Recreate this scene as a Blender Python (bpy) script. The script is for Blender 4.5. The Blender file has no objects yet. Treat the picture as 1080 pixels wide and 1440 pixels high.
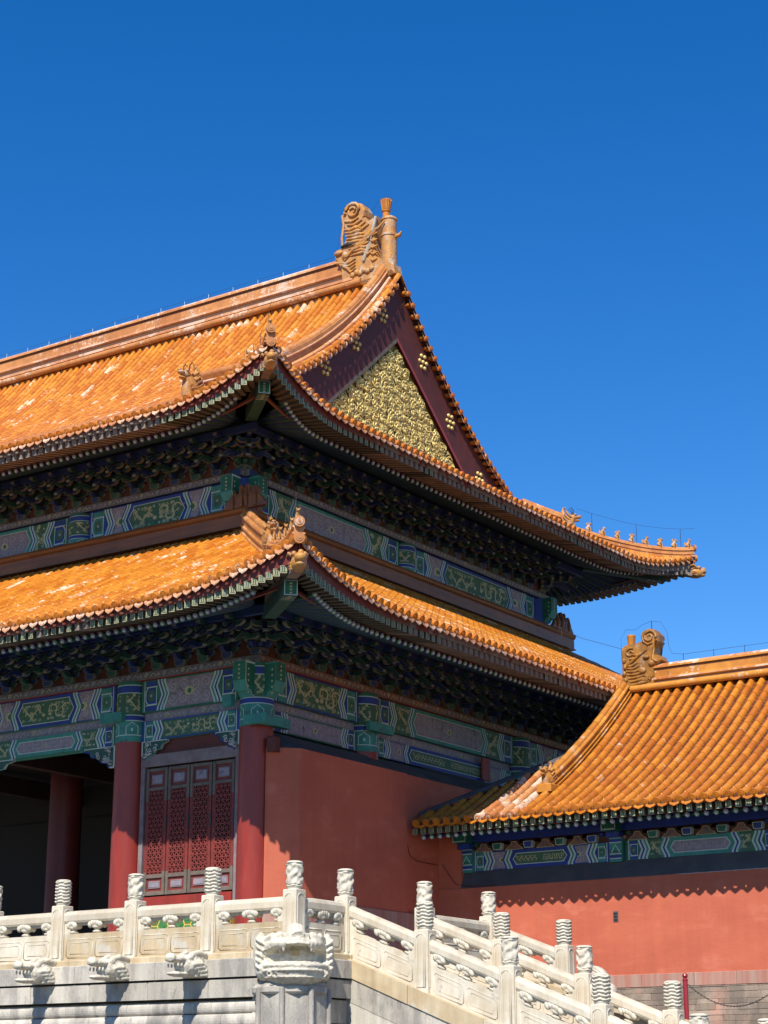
import bpy, math, random
from mathutils import Vector as V
random.seed(7)
R = math.radians
scene = bpy.context.scene

# ------------------------------------------------------------------ camera, world, sun, exposure
cam_d = bpy.data.cameras.new('camera'); cam = bpy.data.objects.new('camera', cam_d)
scene.collection.objects.link(cam); scene.camera = cam
cam.location = (24.337, -30.759, 1.601)
cam.rotation_euler = (math.pi/2 + 0.2974, 0, 0.6013)
cam_d.sensor_fit = 'VERTICAL'; cam_d.sensor_height = 36.0; cam_d.sensor_width = 36.0
cam_d.lens = 2657.15/1440*36
cam_d.clip_start = 0.1; cam_d.clip_end = 5000

SUN = V((0.33, -1.0, 1.14)).normalized()          # towards the sun
elev = math.asin(SUN.z); azim = math.atan2(SUN.x, SUN.y)
world = bpy.data.worlds.new('World'); scene.world = world; world.use_nodes = True
nt = world.node_tree; bg = nt.nodes['Background']
sky = nt.nodes.new('ShaderNodeTexSky'); sky.sky_type = 'NISHITA'; sky.sun_disc = False
sky.sun_elevation = elev; sky.sun_rotation = azim
sky.air_density = 1.0; sky.dust_density = 0.0; sky.ozone_density = 4.0; sky.altitude = 300
hs = nt.nodes.new('ShaderNodeHueSaturation'); hs.inputs['Saturation'].default_value = 1.36; hs.inputs['Hue'].default_value = 0.509
nt.links.new(sky.outputs[0], hs.inputs['Color']); nt.links.new(hs.outputs[0], bg.inputs[0])
bg.inputs[1].default_value = 0.112
sun_d = bpy.data.lights.new('sun', 'SUN'); sun_d.energy = 5.0; sun_d.angle = R(0.5); sun_d.color = (1.0, 0.94, 0.84)
sun = bpy.data.objects.new('sun', sun_d); scene.collection.objects.link(sun)
sun.rotation_euler = SUN.to_track_quat('Z', 'Y').to_euler()
scene.view_settings.view_transform = 'Standard'; scene.view_settings.look = 'None'
scene.view_settings.exposure = 0.52; scene.view_settings.gamma = 1.0; scene.view_settings.use_curve_mapping = False
try:
    scene.cycles.max_bounces = 6; scene.cycles.diffuse_bounces = 4; scene.cycles.use_denoising = True
except Exception: pass

# ------------------------------------------------------------------ materials
def lin(h):
    h = h.lstrip('#'); o = []
    for i in (0, 2, 4):
        c = int(h[i:i+2], 16)/255; o.append(c/12.92 if c <= .04045 else ((c+.055)/1.055)**2.4)
    return tuple(o)
MATS = {}
def mat(name, col, col2=None, scale=3.0, mix=0.5, rough=0.7, bump=0.0, bscale=40.0, tint=0.0, metallic=0.0,
        spec=0.35, col3=None, scale3=1.0, amt3=0.5, stretch=(1,1,1), spread=0.18, coat=0.0, streak=0.0):
    m = bpy.data.materials.new(name); m.use_nodes = True; MATS[name] = m
    n = m.node_tree.nodes; l = m.node_tree.links; b = n['Principled BSDF']
    b.inputs['Roughness'].default_value = rough; b.inputs['Metallic'].default_value = metallic
    b.inputs['Specular IOR Level'].default_value = spec
    if coat: b.inputs['Coat Weight'].default_value = coat; b.inputs['Coat Roughness'].default_value = 0.25
    tc = n.new('ShaderNodeTexCoord'); mp = n.new('ShaderNodeMapping'); mp.inputs['Scale'].default_value = stretch
    l.new(tc.outputs['Object'], mp.inputs[0])
    def noise(s, det=6, rg=0.6):
        t = n.new('ShaderNodeTexNoise'); t.inputs['Scale'].default_value = s; t.inputs['Detail'].default_value = det
        t.inputs['Roughness'].default_value = rg; l.new(mp.outputs[0], t.inputs['Vector']); return t
    def ramp(src, lo, hi):
        r = n.new('ShaderNodeMapRange'); r.inputs['From Min'].default_value = lo; r.inputs['From Max'].default_value = hi
        r.interpolation_type = 'SMOOTHSTEP'; l.new(src, r.inputs['Value']); return r.outputs[0]
    def mixc(f, a, bb):
        x = n.new('ShaderNodeMix'); x.data_type = 'RGBA'
        if hasattr(f, 'is_linked'): l.new(f, x.inputs['Factor'])
        else: x.inputs['Factor'].default_value = f
        for v, k in ((a, 'A'), (bb, 'B')):
            s = [i for i in x.inputs if i.name == k and i.type == 'RGBA'][0]
            if hasattr(v, 'is_linked'): l.new(v, s)
            else: s.default_value = (*v, 1)
        return [o for o in x.outputs if o.type == 'RGBA'][0]
    cur = col
    if col2:
        cur = mixc(ramp(noise(scale).outputs[0], mix-spread, mix+spread), col2, col)
    if col3:
        cur = mixc(ramp(noise(scale3, 8, .65).outputs[0], amt3, amt3+.16), cur, col3)
    if tint:
        at = n.new('ShaderNodeAttribute'); at.attribute_name = 'tint'
        h = n.new('ShaderNodeHueSaturation')
        r = n.new('ShaderNodeMapRange'); r.inputs['To Min'].default_value = 1-tint; r.inputs['To Max'].default_value = 1+tint*.8
        l.new(at.outputs['Fac'], r.inputs['Value']); l.new(r.outputs[0], h.inputs['Value'])
        if hasattr(cur, 'is_linked'): l.new(cur, h.inputs['Color'])
        else: h.inputs['Color'].default_value = (*cur, 1)
        cur = h.outputs[0]
    if streak:                                   # rain streaks and run-off stains
        m2 = n.new('ShaderNodeMapping'); m2.inputs['Scale'].default_value = (3.2, 3.2, .22); l.new(tc.outputs['Object'], m2.inputs[0])
        t2 = n.new('ShaderNodeTexNoise'); t2.inputs['Scale'].default_value = 2.0; t2.inputs['Detail'].default_value = 7; t2.inputs['Roughness'].default_value = .65
        l.new(m2.outputs[0], t2.inputs['Vector']); h2 = n.new('ShaderNodeHueSaturation'); r2 = n.new('ShaderNodeMapRange')
        r2.inputs['From Min'].default_value = .30; r2.inputs['From Max'].default_value = .66; r2.inputs['To Min'].default_value = 1-streak; r2.inputs['To Max'].default_value = 1+streak*.35
        l.new(t2.outputs[0], r2.inputs['Value']); l.new(r2.outputs[0], h2.inputs['Value'])
        if hasattr(cur, 'is_linked'): l.new(cur, h2.inputs['Color'])
        else: h2.inputs['Color'].default_value = (*cur, 1)
        cur = h2.outputs[0]
    if hasattr(cur, 'is_linked'): l.new(cur, b.inputs['Base Color'])
    else: b.inputs['Base Color'].default_value = (*cur, 1)
    if bump:
        bp = n.new('ShaderNodeBump'); bp.inputs['Strength'].default_value = bump; bp.inputs['Distance'].default_value = 0.02
        l.new(noise(bscale).outputs[0], bp.inputs['Height']); l.new(bp.outputs[0], b.inputs['Normal'])
    return m

def tile_mat(name, a, b_, worn, worn_amt=.57, rough=.35, jit=.32):
    """glazed tiles: each tile has its own hue (face attribute), glaze flaked to a pale pink body in places"""
    m = bpy.data.materials.new(name); m.use_nodes = True; MATS[name] = m
    n = m.node_tree.nodes; l = m.node_tree.links; p = n['Principled BSDF']
    at = n.new('ShaderNodeAttribute'); at.attribute_name = 'tint'
    tc = n.new('ShaderNodeTexCoord')
    cr = n.new('ShaderNodeValToRGB'); l.new(at.outputs['Fac'], cr.inputs[0])
    e = cr.color_ramp.elements; e[0].color = (*a, 1); e[1].color = (*b_, 1)
    x = e.new(.35); x.color = (*[(u*.6+v*.4) for u, v in zip(a, b_)], 1)
    nz = n.new('ShaderNodeTexNoise'); nz.inputs['Scale'].default_value = 1.1; nz.inputs['Detail'].default_value = 9; nz.inputs['Roughness'].default_value = .72
    l.new(tc.outputs['Object'], nz.inputs['Vector'])
    # flaking = large noise + per tile jitter + fine noise
    n2 = n.new('ShaderNodeTexNoise'); n2.inputs['Scale'].default_value = 14; n2.inputs['Detail'].default_value = 5
    l.new(tc.outputs['Object'], n2.inputs['Vector'])
    ad = n.new('ShaderNodeMath'); ad.operation = 'MULTIPLY_ADD'; ad.inputs[1].default_value = jit
    fr = n.new('ShaderNodeMath'); fr.operation = 'MULTIPLY'; fr.inputs[1].default_value = 7.31; l.new(at.outputs['Fac'], fr.inputs[0])
    fc = n.new('ShaderNodeMath'); fc.operation = 'FRACT'; l.new(fr.outputs[0], fc.inputs[0])
    l.new(fc.outputs[0], ad.inputs[0]); l.new(nz.outputs[0], ad.inputs[2])
    a2 = n.new('ShaderNodeMath'); a2.operation = 'MULTIPLY_ADD'; a2.inputs[1].default_value = .45
    l.new(n2.outputs[0], a2.inputs[0]); l.new(ad.outputs[0], a2.inputs[2])
    mr = n.new('ShaderNodeMapRange'); mr.interpolation_type = 'SMOOTHSTEP'
    mr.inputs['From Min'].default_value = worn_amt+.38; mr.inputs['From Max'].default_value = worn_amt+.50
    l.new(a2.outputs[0], mr.inputs['Value'])
    mx = n.new('ShaderNodeMix'); mx.data_type = 'RGBA'
    A = [i for i in mx.inputs if i.type == 'RGBA']
    l.new(mr.outputs[0], mx.inputs['Factor']); l.new(cr.outputs[0], A[0]); A[1].default_value = (*worn, 1)
    O = [o for o in mx.outputs if o.type == 'RGBA'][0]
    # dust film
    n3 = n.new('ShaderNodeTexNoise'); n3.inputs['Scale'].default_value = 5; n3.inputs['Detail'].default_value = 8
    l.new(tc.outputs['Object'], n3.inputs['Vector'])
    h = n.new('ShaderNodeHueSaturation'); r3 = n.new('ShaderNodeMapRange'); r3.inputs['To Min'].default_value = .62; r3.inputs['To Max'].default_value = 1.3
    l.new(n3.outputs[0], r3.inputs['Value']); l.new(r3.outputs[0], h.inputs['Value']); l.new(O, h.inputs['Color'])
    l.new(h.outputs[0], p.inputs['Base Color'])
    rr = n.new('ShaderNodeMapRange'); rr.inputs['To Min'].default_value = rough; rr.inputs['To Max'].default_value = .8
    l.new(mr.outputs[0], rr.inputs['Value']); l.new(rr.outputs[0], p.inputs['Roughness'])
    bp = n.new('ShaderNodeBump'); bp.inputs['Strength'].default_value = .25; bp.inputs['Distance'].default_value = .01
    l.new(n2.outputs[0], bp.inputs['Height']); l.new(bp.outputs[0], p.inputs['Normal'])
    return m

TILE = tile_mat('glazed_tile', (.45,.13,.016), (.60,.235,.03), (.68,.48,.33), .645, .26)
TILE2 = tile_mat('glazed_tile_side', (.41,.12,.013), (.54,.195,.019), (.56,.34,.20), .70, .24)
TILEW = tile_mat('worn_pale_tile', (.40,.12,.03), (.56,.26,.10), (.64,.46,.34), .53, .4)
PAN = tile_mat('pan_tile', (.12,.033,.009), (.22,.075,.015), (.42,.28,.19), .68)  # far darker than the cover tiles: shade between the rows put into the colour
PAN2 = tile_mat('pan_tile_side', (.085,.024,.008), (.17,.055,.011), (.34,.2,.12), .78)  # side hall pans, their dark colour standing in for shade in the grooves
DRIP = tile_mat('drip_tile', (.48,.19,.07), (.58,.30,.15), (.62,.42,.31), .52)
RIDGE = tile_mat('ridge_glaze', (.40,.15,.04), (.54,.235,.07), (.58,.41,.30), .46, .42, jit=.12)
RIDGE2 = tile_mat('ridge_glaze_amber', (.40,.145,.02), (.55,.23,.035), (.56,.38,.25), .50, .32, jit=.14)
BEAST2 = mat('amber_beast_glaze', (.36,.16,.025), (.20,.095,.03), 5, .5, .35, .7, 22, col3=(.34,.24,.16), scale3=4, amt3=.56)
BEASTM = mat('beast_glaze', (.50,.225,.04), (.33,.17,.08), 5, .5, .45, .8, 22, col3=(.44,.36,.28), scale3=3.2, amt3=.52)
GLAZEBROWN = mat('brown_glazed_course', (.25,.085,.022), (.16,.06,.02), 3, .5, .4, .15, 20, stretch=(.3,.3,3), tint=.12)
MARBLE = mat('white_marble', (.61,.56,.455), (.50,.425,.31), 2.0, .5, .65, .4, 60, tint=.12, col3=(.34,.31,.26), scale3=4, amt3=.60, streak=.15)
MARBLEC = mat('carved_marble', (.61,.565,.46), (.42,.375,.29), 11, .46, .7, .35, 60, col3=(.34,.31,.26), scale3=6, amt3=.6)
MARBLEY = mat('ochre_stained_marble', (.53,.43,.28), (.45,.34,.20), 2.2, .5, .7, .35, 50, tint=.12, col3=(.53,.49,.41), scale3=3, amt3=.52, streak=.2)
MARBLEG = mat('grey_weathered_marble', (.50,.46,.39), (.31,.285,.25), 1.7, .48, .7, .7, 30, tint=.20, col3=(.17,.155,.14), scale3=2.4, amt3=.58, stretch=(1.7,1.7,.6), spread=.12, streak=.22)
BRICK = mat('plinth_stone', (.33,.26,.20), (.19,.15,.12), .9, .5, .85, .5, 25, tint=.20, col3=(.40,.24,.18), scale3=1.0, amt3=.50, stretch=(1.6,1.6,.8), spread=.1)
PLASTER = mat('red_plaster', (.47,.122,.066), (.41,.098,.055), .8, .5, .85, .25, 7, col3=(.49,.145,.09), scale3=1.6, amt3=.54, stretch=(.7,.7,1.5), streak=.08)
PLINTHRED = mat('faded_plinth', (.36,.25,.20), (.36,.15,.11), 2, .5, .85, .3, 20, stretch=(3.5,3.5,.25), tint=.08, col3=(.22,.17,.14), scale3=1.2, amt3=.60)
COLRED = mat('red_lacquer', (.27,.030,.017), (.20,.022,.014), 1.5, .5, .38, .10, 18, stretch=(2,2,.35), coat=.08, col3=(.29,.05,.04), scale3=2.5, amt3=.58, streak=.12)
COLDARK = mat('shaded_inner_lacquer', (.10,.014,.013), (.075,.012,.011), 1.5, .5, .5)  # red lacquer darkened for columns inside: interior shade put into the colour
MAROON = mat('maroon_board', (.115,.024,.017), (.085,.021,.016), 3, .5, .6, .1, 30, col3=(.15,.05,.038), scale3=2.2, amt3=.58)
LIANYAN = mat('maroon_eave_board', (.15,.028,.022), (.15,.09,.06), 1.2, .42, .7, .1, 30)
WEATHER = mat('bare_weathered_wood', (.22,.18,.145), (.15,.12,.10), 4, .5, .85, .2, 60)
GREYC = mat('grey_coping', (.085,.085,.092), (.06,.06,.068), 2, .5, .8, .2, 30)
DARK = mat('dark_interior', (.018,.014,.014), rough=.8)  # near black: shade of interiors and openings painted as colour
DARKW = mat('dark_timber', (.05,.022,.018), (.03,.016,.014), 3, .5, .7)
GREEN = mat('paint_green', (.012,.15,.092), (.02,.10,.07), 5, .5, .55, tint=.15, col3=(.05,.047,.043), scale3=3.5, amt3=.57)
TEAL = mat('paint_teal', (.045,.245,.20), (.035,.17,.155), 5, .5, .6, col3=(.05,.047,.043), scale3=3.5, amt3=.57)
BLUE = mat('paint_blue', (.014,.045,.29), (.018,.038,.18), 5, .5, .55, col3=(.05,.047,.043), scale3=3.5, amt3=.57)
DGREEN = mat('paint_green_shaded', (.026,.090,.068), (.022,.060,.05), 5, .5, .6)  # green darkened for brackets and rafters: under-eave shade put into the colour
DBLUE = mat('paint_blue_shaded', (.020,.042,.15), (.020,.034,.09), 5, .5, .6)  # blue counterpart, its colour also holding the shade under the eaves
PALE = mat('paint_pale_line', (.46,.55,.50), (.38,.46,.43), 8, .5, .6)
LAV = mat('paint_lavender', (.27,.225,.26), (.19,.17,.21), 9, .5, .65, col3=(.05,.047,.043), scale3=3.5, amt3=.57)
LAV2 = mat('paint_lavender_curl', (.36,.32,.37), (.26,.24,.29), 9, .5, .65)
MOSS = mat('paint_moss_green', (.055,.135,.075), (.04,.095,.06), 9, .5, .6, col3=(.05,.047,.043), scale3=3.5, amt3=.57)
GOLD = mat('gilt_line', (.46,.42,.22), (.34,.33,.20), 9, .5, .45)
PALE2 = mat('dull_pale_edge', (.20,.22,.19), (.15,.16,.14), 8, .5, .6)
FEIZI = mat('dusty_painted_rafter', (.085,.075,.052), (.05,.05,.04), 12, .5, .7)
DGOLD = mat('dark_gilt_edge', (.19,.185,.13), (.12,.12,.09), 9, .5, .6)  # darker gilt for the bracket edges
GOLDR = mat('gilt_relief', (.70,.53,.17), (.52,.39,.13), 4, .5, .34, metallic=.12, spec=.6)
GOLDB = mat('gilt_ground', (.46,.33,.09), (.34,.24,.07), 9, .5, .5)
REDP = mat('paint_red', (.30,.04,.045), (.25,.05,.05), 6, .5, .6)
ORNG = mat('paint_orange_frieze', (.26,.11,.06), (.10,.09,.10), 14, .5, .65)
FRIEZE = mat('painted_frieze', (.17,.155,.15), (.09,.09,.13), 18, .5, .65)
REDPANEL = mat('bracket_panel_red', (.13,.04,.025), (.09,.03,.02), 6, .5, .7)
WHITEP = mat('carved_spandrel', (.52,.52,.48), (.42,.44,.42), 9, .5, .7)
FRAMEG = mat('faded_door_frame', (.15,.12,.095), (.11,.085,.07), 6, .5, .75, .15, 40)
FRAMEP = mat('faded_purple_frame', (.22,.175,.18), (.17,.12,.125), 4, .5, .8, .15, 30)
LATT = mat('red_lattice', (.19,.030,.022), (.14,.024,.019), 8, .5, .6)
HEXG = mat('green_glazed_tile', (.06,.20,.05), (.045,.14,.045), 6, .5, .3)
HEXY = mat('yellow_glazed_edge', (.52,.37,.08), rough=.35)
IRONB = mat('dark_groove', (.12,.055,.03), (.09,.045,.03), 8, .5, .8)  # darker colour on recessed faces of the ridge mouldings
IRON = mat('dark_iron', (.03,.028,.03), rough=.6)
POSTRED = mat('red_enamel', (.26,.02,.03), rough=.3, spec=.5)
DOTW = mat('rafter_dot_white', (.55,.60,.62), rough=.5)
DOTB = mat('rafter_dot_blue', (.24,.33,.50), rough=.5)
DOTG = mat('rafter_dot_green', (.17,.36,.33), rough=.5)
PAVE = mat('grey_paving', (.10,.095,.088), (.075,.07,.066), .6, .5, .8, .2, 12)

# ------------------------------------------------------------------ mesh builder
class MB:
    def __init__(s): s.v = []; s.f = []; s.m = []; s.t = []; s.mats = []; s.sm = []
    def mi(s, m):
        if m not in s.mats: s.mats.append(m)
        return s.mats.index(m)
    def add(s, verts, faces, m, tint=None, smooth=False):
        o = len(s.v); s.v.extend([tuple(p) for p in verts]); i = s.mi(m)
        t = random.random() if tint is None else tint
        for f in faces:
            s.f.append(tuple(o+k for k in f)); s.m.append(i); s.t.append(t); s.sm.append(smooth)
    def poly(s, pts, m, tint=None): s.add(pts, [tuple(range(len(pts)))], m, tint)
    def box(s, a, b, m, tint=None):
        x0, y0, z0 = a; x1, y1, z1 = b
        s.add([(x0,y0,z0),(x1,y0,z0),(x1,y1,z0),(x0,y1,z0),(x0,y0,z1),(x1,y0,z1),(x1,y1,z1),(x0,y1,z1)],
              [(0,3,2,1),(4,5,6,7),(0,1,5,4),(1,2,6,5),(2,3,7,6),(3,0,4,7)], m, tint)
    def bbox(s, a, b, m, bev=.015, tint=None):
        """box with chamfered vertical and top edges"""
        x0,y0,z0 = a; x1,y1,z1 = b; e = bev
        lo = [(x0+e,y0,z0),(x1-e,y0,z0),(x1,y0+e,z0),(x1,y1-e,z0),(x1-e,y1,z0),(x0+e,y1,z0),(x0,y1-e,z0),(x0,y0+e,z0)]
        mi = [(x,y,z1-e) for x,y,_ in lo]
        tp = [(x0+2*e,y0+e,z1),(x1-2*e,y0+e,z1),(x1-e,y0+2*e,z1),(x1-e,y1-2*e,z1),(x1-2*e,y1-e,z1),(x0+2*e,y1-e,z1),(x0+e,y1-2*e,z1),(x0+e,y0+2*e,z1)]
        n = 8; F = [tuple(reversed(range(8)))]
        for k in range(2):
            for i in range(n): F.append((k*n+i, k*n+(i+1)%n, (k+1)*n+(i+1)%n, (k+1)*n+i))
        F.append(tuple(range(16, 24))); s.add(lo+mi+tp, F, m, tint)
    def obox(s, o, a, b, c, m, tint=None):
        """box from corner o along three vectors (a x b should point along c)"""
        o, a, b, c = V(o), V(a), V(b), V(c)
        s.add([o,o+a,o+a+b,o+b,o+c,o+a+c,o+a+b+c,o+b+c],
              [(0,3,2,1),(4,5,6,7),(0,1,5,4),(1,2,6,5),(2,3,7,6),(3,0,4,7)], m, tint)
    def prism(s, prof, o, U, W, N, m, m_face=None, inset=0, tint=None):
        """2-D outline (u,w) extruded along N from o; optional inset face of another colour on the far end"""
        o, U, W, N = V(o), V(U), V(W), V(N); n = len(prof)
        A = [o+U*u+W*w for u, w in prof]; B = [p+N for p in A]
        F = [(i,(i+1)%n,n+(i+1)%n,n+i) for i in range(n)] + [tuple(reversed(range(n)))]
        t = random.random() if tint is None else tint
        if m_face is None: s.add(A+B, F+[tuple(range(n, 2*n))], m, t)
        else:
            cu = sum(p[0] for p in prof)/n; cw = sum(p[1] for p in prof)/n
            C = [o+N+U*(cu+(u-cu)*(1-inset))+W*(cw+(w-cw)*(1-inset)) for u, w in prof]
            s.add(A+B+C, F+[(n+i,n+(i+1)%n,2*n+(i+1)%n,2*n+i) for i in range(n)], m, t)
            s.add(C, [tuple(range(n))], m_face, t)
    def tube(s, pts, r, m, n=6, tint=None, cap=True, smooth=True):
        pts = [V(p) for p in pts]; rs = r if isinstance(r, (list, tuple)) else [r]*len(pts); vs = []
        up = V((0,0,1))
        for i, p in enumerate(pts):
            d = (pts[min(i+1,len(pts)-1)]-pts[max(i-1,0)])
            d = d.normalized() if d.length > 1e-9 else V((0,0,1))
            a = d.cross(up) if abs(d.z) < .95 else d.cross(V((1,0,0)))
            a.normalize(); b = a.cross(d)
            for k in range(n):
                q = 2*math.pi*k/n; vs.append(p+(a*math.cos(q)+b*math.sin(q))*rs[i])
        F = []
        for i in range(len(pts)-1):
            for k in range(n): F.append((i*n+k, (i+1)*n+k, (i+1)*n+(k+1)%n, i*n+(k+1)%n))
        s.add(vs, F, m, tint, smooth)
        if cap:
            s.add(vs[:n], [tuple(range(n))], m, tint); s.add(vs[-n:], [tuple(reversed(range(n)))], m, tint)
    def lathe(s, prof, c, m, n=16, tint=None, smooth=True, mats=None):
        vs = []; cx, cy, cz = c
        for r, z in prof:
            for k in range(n): vs.append((cx+r*math.cos(2*math.pi*k/n), cy+r*math.sin(2*math.pi*k/n), cz+z))
        for i in range(len(prof)-1):
            q = [(k, (k+1)%n, n+(k+1)%n, n+k) for k in range(n)]
            s.add(vs[i*n:(i+2)*n], q, mats[i] if mats else m, tint, smooth)
        if prof[-1][0] > 1e-4: s.add(vs[-n:], [tuple(range(n))], m, tint)
    def sweep(s, path, lat, prof, m, mats=None, cap=True, tintn=None, up=(0,0,1)):
        """profile polygon (lateral, up) swept along path; lat = lateral unit vector; per-profile-face materials"""
        n = len(prof); rings = []; L = V(lat); Z = V(up)
        for p in path: rings.append([V(p)+L*a+Z*b for a, b in prof])
        for i in range(len(path)-1):
            t = random.random()
            for k in range(n):
                mm = mats[k] if mats else m
                s.add([rings[i][k], rings[i][(k+1)%n], rings[i+1][(k+1)%n], rings[i+1][k]], [(0,1,2,3)], mm, t)
        if cap:
            s.add(rings[0], [tuple(reversed(range(n)))], m, .5); s.add(rings[-1], [tuple(range(n))], m, .5)
    def ell(s, c, r, m, n=8, k=6, tint=None, ax=None):
        vs = []; F = []
        A = ax or (V((1,0,0)), V((0,1,0)), V((0,0,1))); c = V(c)
        for i in range(k+1):
            ph = -math.pi/2+math.pi*i/k
            for j in range(n):
                th = 2*math.pi*j/n
                vs.append(c+A[0]*(r[0]*math.cos(ph)*math.cos(th))+A[1]*(r[1]*math.cos(ph)*math.sin(th))+A[2]*(r[2]*math.sin(ph)))
        for i in range(k):
            for j in range(n): F.append((i*n+j, i*n+(j+1)%n, (i+1)*n+(j+1)%n, (i+1)*n+j))
        s.add(vs, F, m, tint, True)
    def ribbon(s, pts, w, fr, m, lay=0.004):
        """flat painted stroke: pts in (s,h) of frame fr"""
        q = [V((a, b, 0)) for a, b in pts]; Lp = []; Rp = []
        for i in range(len(q)):
            d = q[min(i+1, len(q)-1)]-q[max(i-1, 0)]
            if d.length < 1e-9: d = V((1,0,0))
            d.normalize(); n_ = V((-d.y, d.x, 0))
            ww = w if not isinstance(w, (list, tuple)) else w[i]
            Lp.append(q[i]+n_*ww/2); Rp.append(q[i]-n_*ww/2)
        vs = [fr(p.x, p.y, lay) for p in Lp]+[fr(p.x, p.y, lay) for p in Rp]; k = len(q)
        s.add(vs, [(i, k+i, k+i+1, i+1) for i in range(k-1)], m)
    def build(s, name, parent=None, org=None):
        o0 = V(org) if org is not None else (ORG.get(parent.name, V((0,0,0))) if parent else V((0,0,0)))
        me = bpy.data.meshes.new(name); me.from_pydata([tuple(V(p)-o0) for p in s.v], [], s.f)
        for m in s.mats: me.materials.append(m)
        me.polygons.foreach_set('material_index', s.m); me.polygons.foreach_set('use_smooth', s.sm)
        a = me.attributes.new('tint', 'FLOAT', 'FACE'); a.data.foreach_set('value', s.t)
        me.update(); o = bpy.data.objects.new(name, me); scene.collection.objects.link(o)
        if parent:
            o.parent = parent; ORG[o.name] = o0
        else:
            o.location = o0; ORG[o.name] = o0
        return o
ORG = {}
def thing(name, loc, label, cat, group=None):
    o = bpy.data.objects.new(name, None); scene.collection.objects.link(o); o.location = loc
    o.empty_display_size = .3; o['label'] = label; o['category'] = cat
    if group: o['group'] = group
    ORG[o.name] = V(loc); return o
def structure(mb, name):
    o = mb.build(name); o['kind'] = 'structure'; return o
def inst(src, parent, loc, rotz=0.0, scl=(1,1,1)):
    """copy of a part (shares mesh) placed at world loc under parent, with copies of its sub-parts"""
    c = src.copy(); scene.collection.objects.link(c); c.parent = parent
    c.location = V(loc)-ORG[parent.name]; c.rotation_euler = (0,0,rotz); c.scale = scl
    for k in src.children:
        d = k.copy(); scene.collection.objects.link(d); d.parent = c
    return c

# ------------------------------------------------------------------ measured layout (hall corner column on the origin)
ZT = 3.9            # terrace / hall floor
S = 2.71            # set-back of the upper storey
YM = 9.67           # ridge line
TD = 4.325          # terrace edge
BACK = 2*YM

# ------------------------------------------------------------------ tiled slopes and eaves
class Slope:
    def __init__(s, E, I, B, z0, abc, corners, R_, OUT, Ls, Df=4.0):
        s.E, s.I, s.B = V(E), V(I), V(B); s.z0 = z0; s.abc = abc; s.corners = corners; s.R = R_; s.OUT = OUT; s.Ls = Ls; s.Df = Df
    def q(s, e):
        r = 0
        for ec, sg in s.corners:
            es = ec-sg*s.Ls; et = ec+sg*s.OUT
            r = max(r, min(1.15, max(0, (e-es)/(et-es))))
        return r
    def sg(s, e):
        b = (0, 1)
        for ec, sg in s.corners:
            d = abs(e-ec)
            if b[0] == 0 or d < b[1]: b = (sg, d)
        return b[0]
    def d0(s, e): return -s.OUT*s.q(e)**2
    def hip(s, e):
        r = 1e9
        for ec, sg in s.corners: r = min(r, sg*(ec-e))
        return r
    def z(s, e, d):
        a, b, c = s.abc; q = s.q(e); dd = max(d, 0)
        zz = s.z0 + a*d + b*dd*dd + c*dd**3
        f = max(0, 1-(d-s.d0(e))/s.Df)
        return zz + s.R*q*q*f**1.3
    def P(s, e, d, up=0.0):
        p = s.B+s.E*e+s.I*d; return V((p.x, p.y, s.z(e, d)+up))

def half_tile(mb, sl, e, da, db, r0, r1, m, t, n=6):
    A = sl.P(e, da); B = sl.P(e, db); T = (B-A).normalized(); N = sl.E.cross(T)
    if N.z < 0: N = -N
    vs = []
    for c, r in ((A, r0), (B, r1)):
        for k in range(n+1):
            q = math.pi*k/n; vs.append(c+sl.E*(math.cos(q)*r)+N*(math.sin(q)*r*1.30+.010))
    F = [(k, k+1, n+2+k, n+1+k) for k in range(n)]
    mb.add(vs, F, m, t, True); mb.add(vs[:n+1], [tuple(range(n+1))], m, t*.6)

def disc_cap(mb, c, ax, r, m, t, n=10, L=.05):
    ax = V(ax).normalized(); c = V(c)
    mb.tube([c-ax*.02, c+ax*L], r, m, n, t)
    mb.tube([c+ax*L, c+ax*(L+.012)], r*.62, m, n, min(1, t*.5+.1)); mb.tube([c+ax*(L+.01), c+ax*(L+.022)], r*.28, m, 6, t)

def drip(mb, c, E, out, m, t, ds=1.0):
    out = V(out).normalized(); E = V(E)
    dn = (V((0,0,-1))+out*.28).normalized()
    pr = [(-.105,.03),(-.115,-.02),(-.085,-.065),(-.035,-.095),(0,-.118),(.035,-.095),(.085,-.065),(.115,-.02),(.105,.03),(.06,-.005),(0,-.018),(-.06,-.005)]
    pr = [(u, w if w > 0 else w*ds) for u, w in pr]
    vs = [V(c)+E*u-dn*w for u, w in pr]; n = len(vs); ins = [V(c)+out*.022+E*(u*.78)-dn*((w+.045)*.70-.045) for u, w in pr]
    o2 = [p+out*.02 for p in vs]
    mb.add(vs+o2, [(i,(i+1)%n,n+(i+1)%n,n+i) for i in range(n)]+[tuple(range(n))], m, t)
    mb.add(o2, [tuple(range(n))], m, t)
    a = V(c)+out*.02; mb.ribbon([(x*.5, w*.5-.03) for x, w in pr[1:8]], .018, lambda x, y, l: a+E*x-dn*y+out*.008, m)

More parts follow.
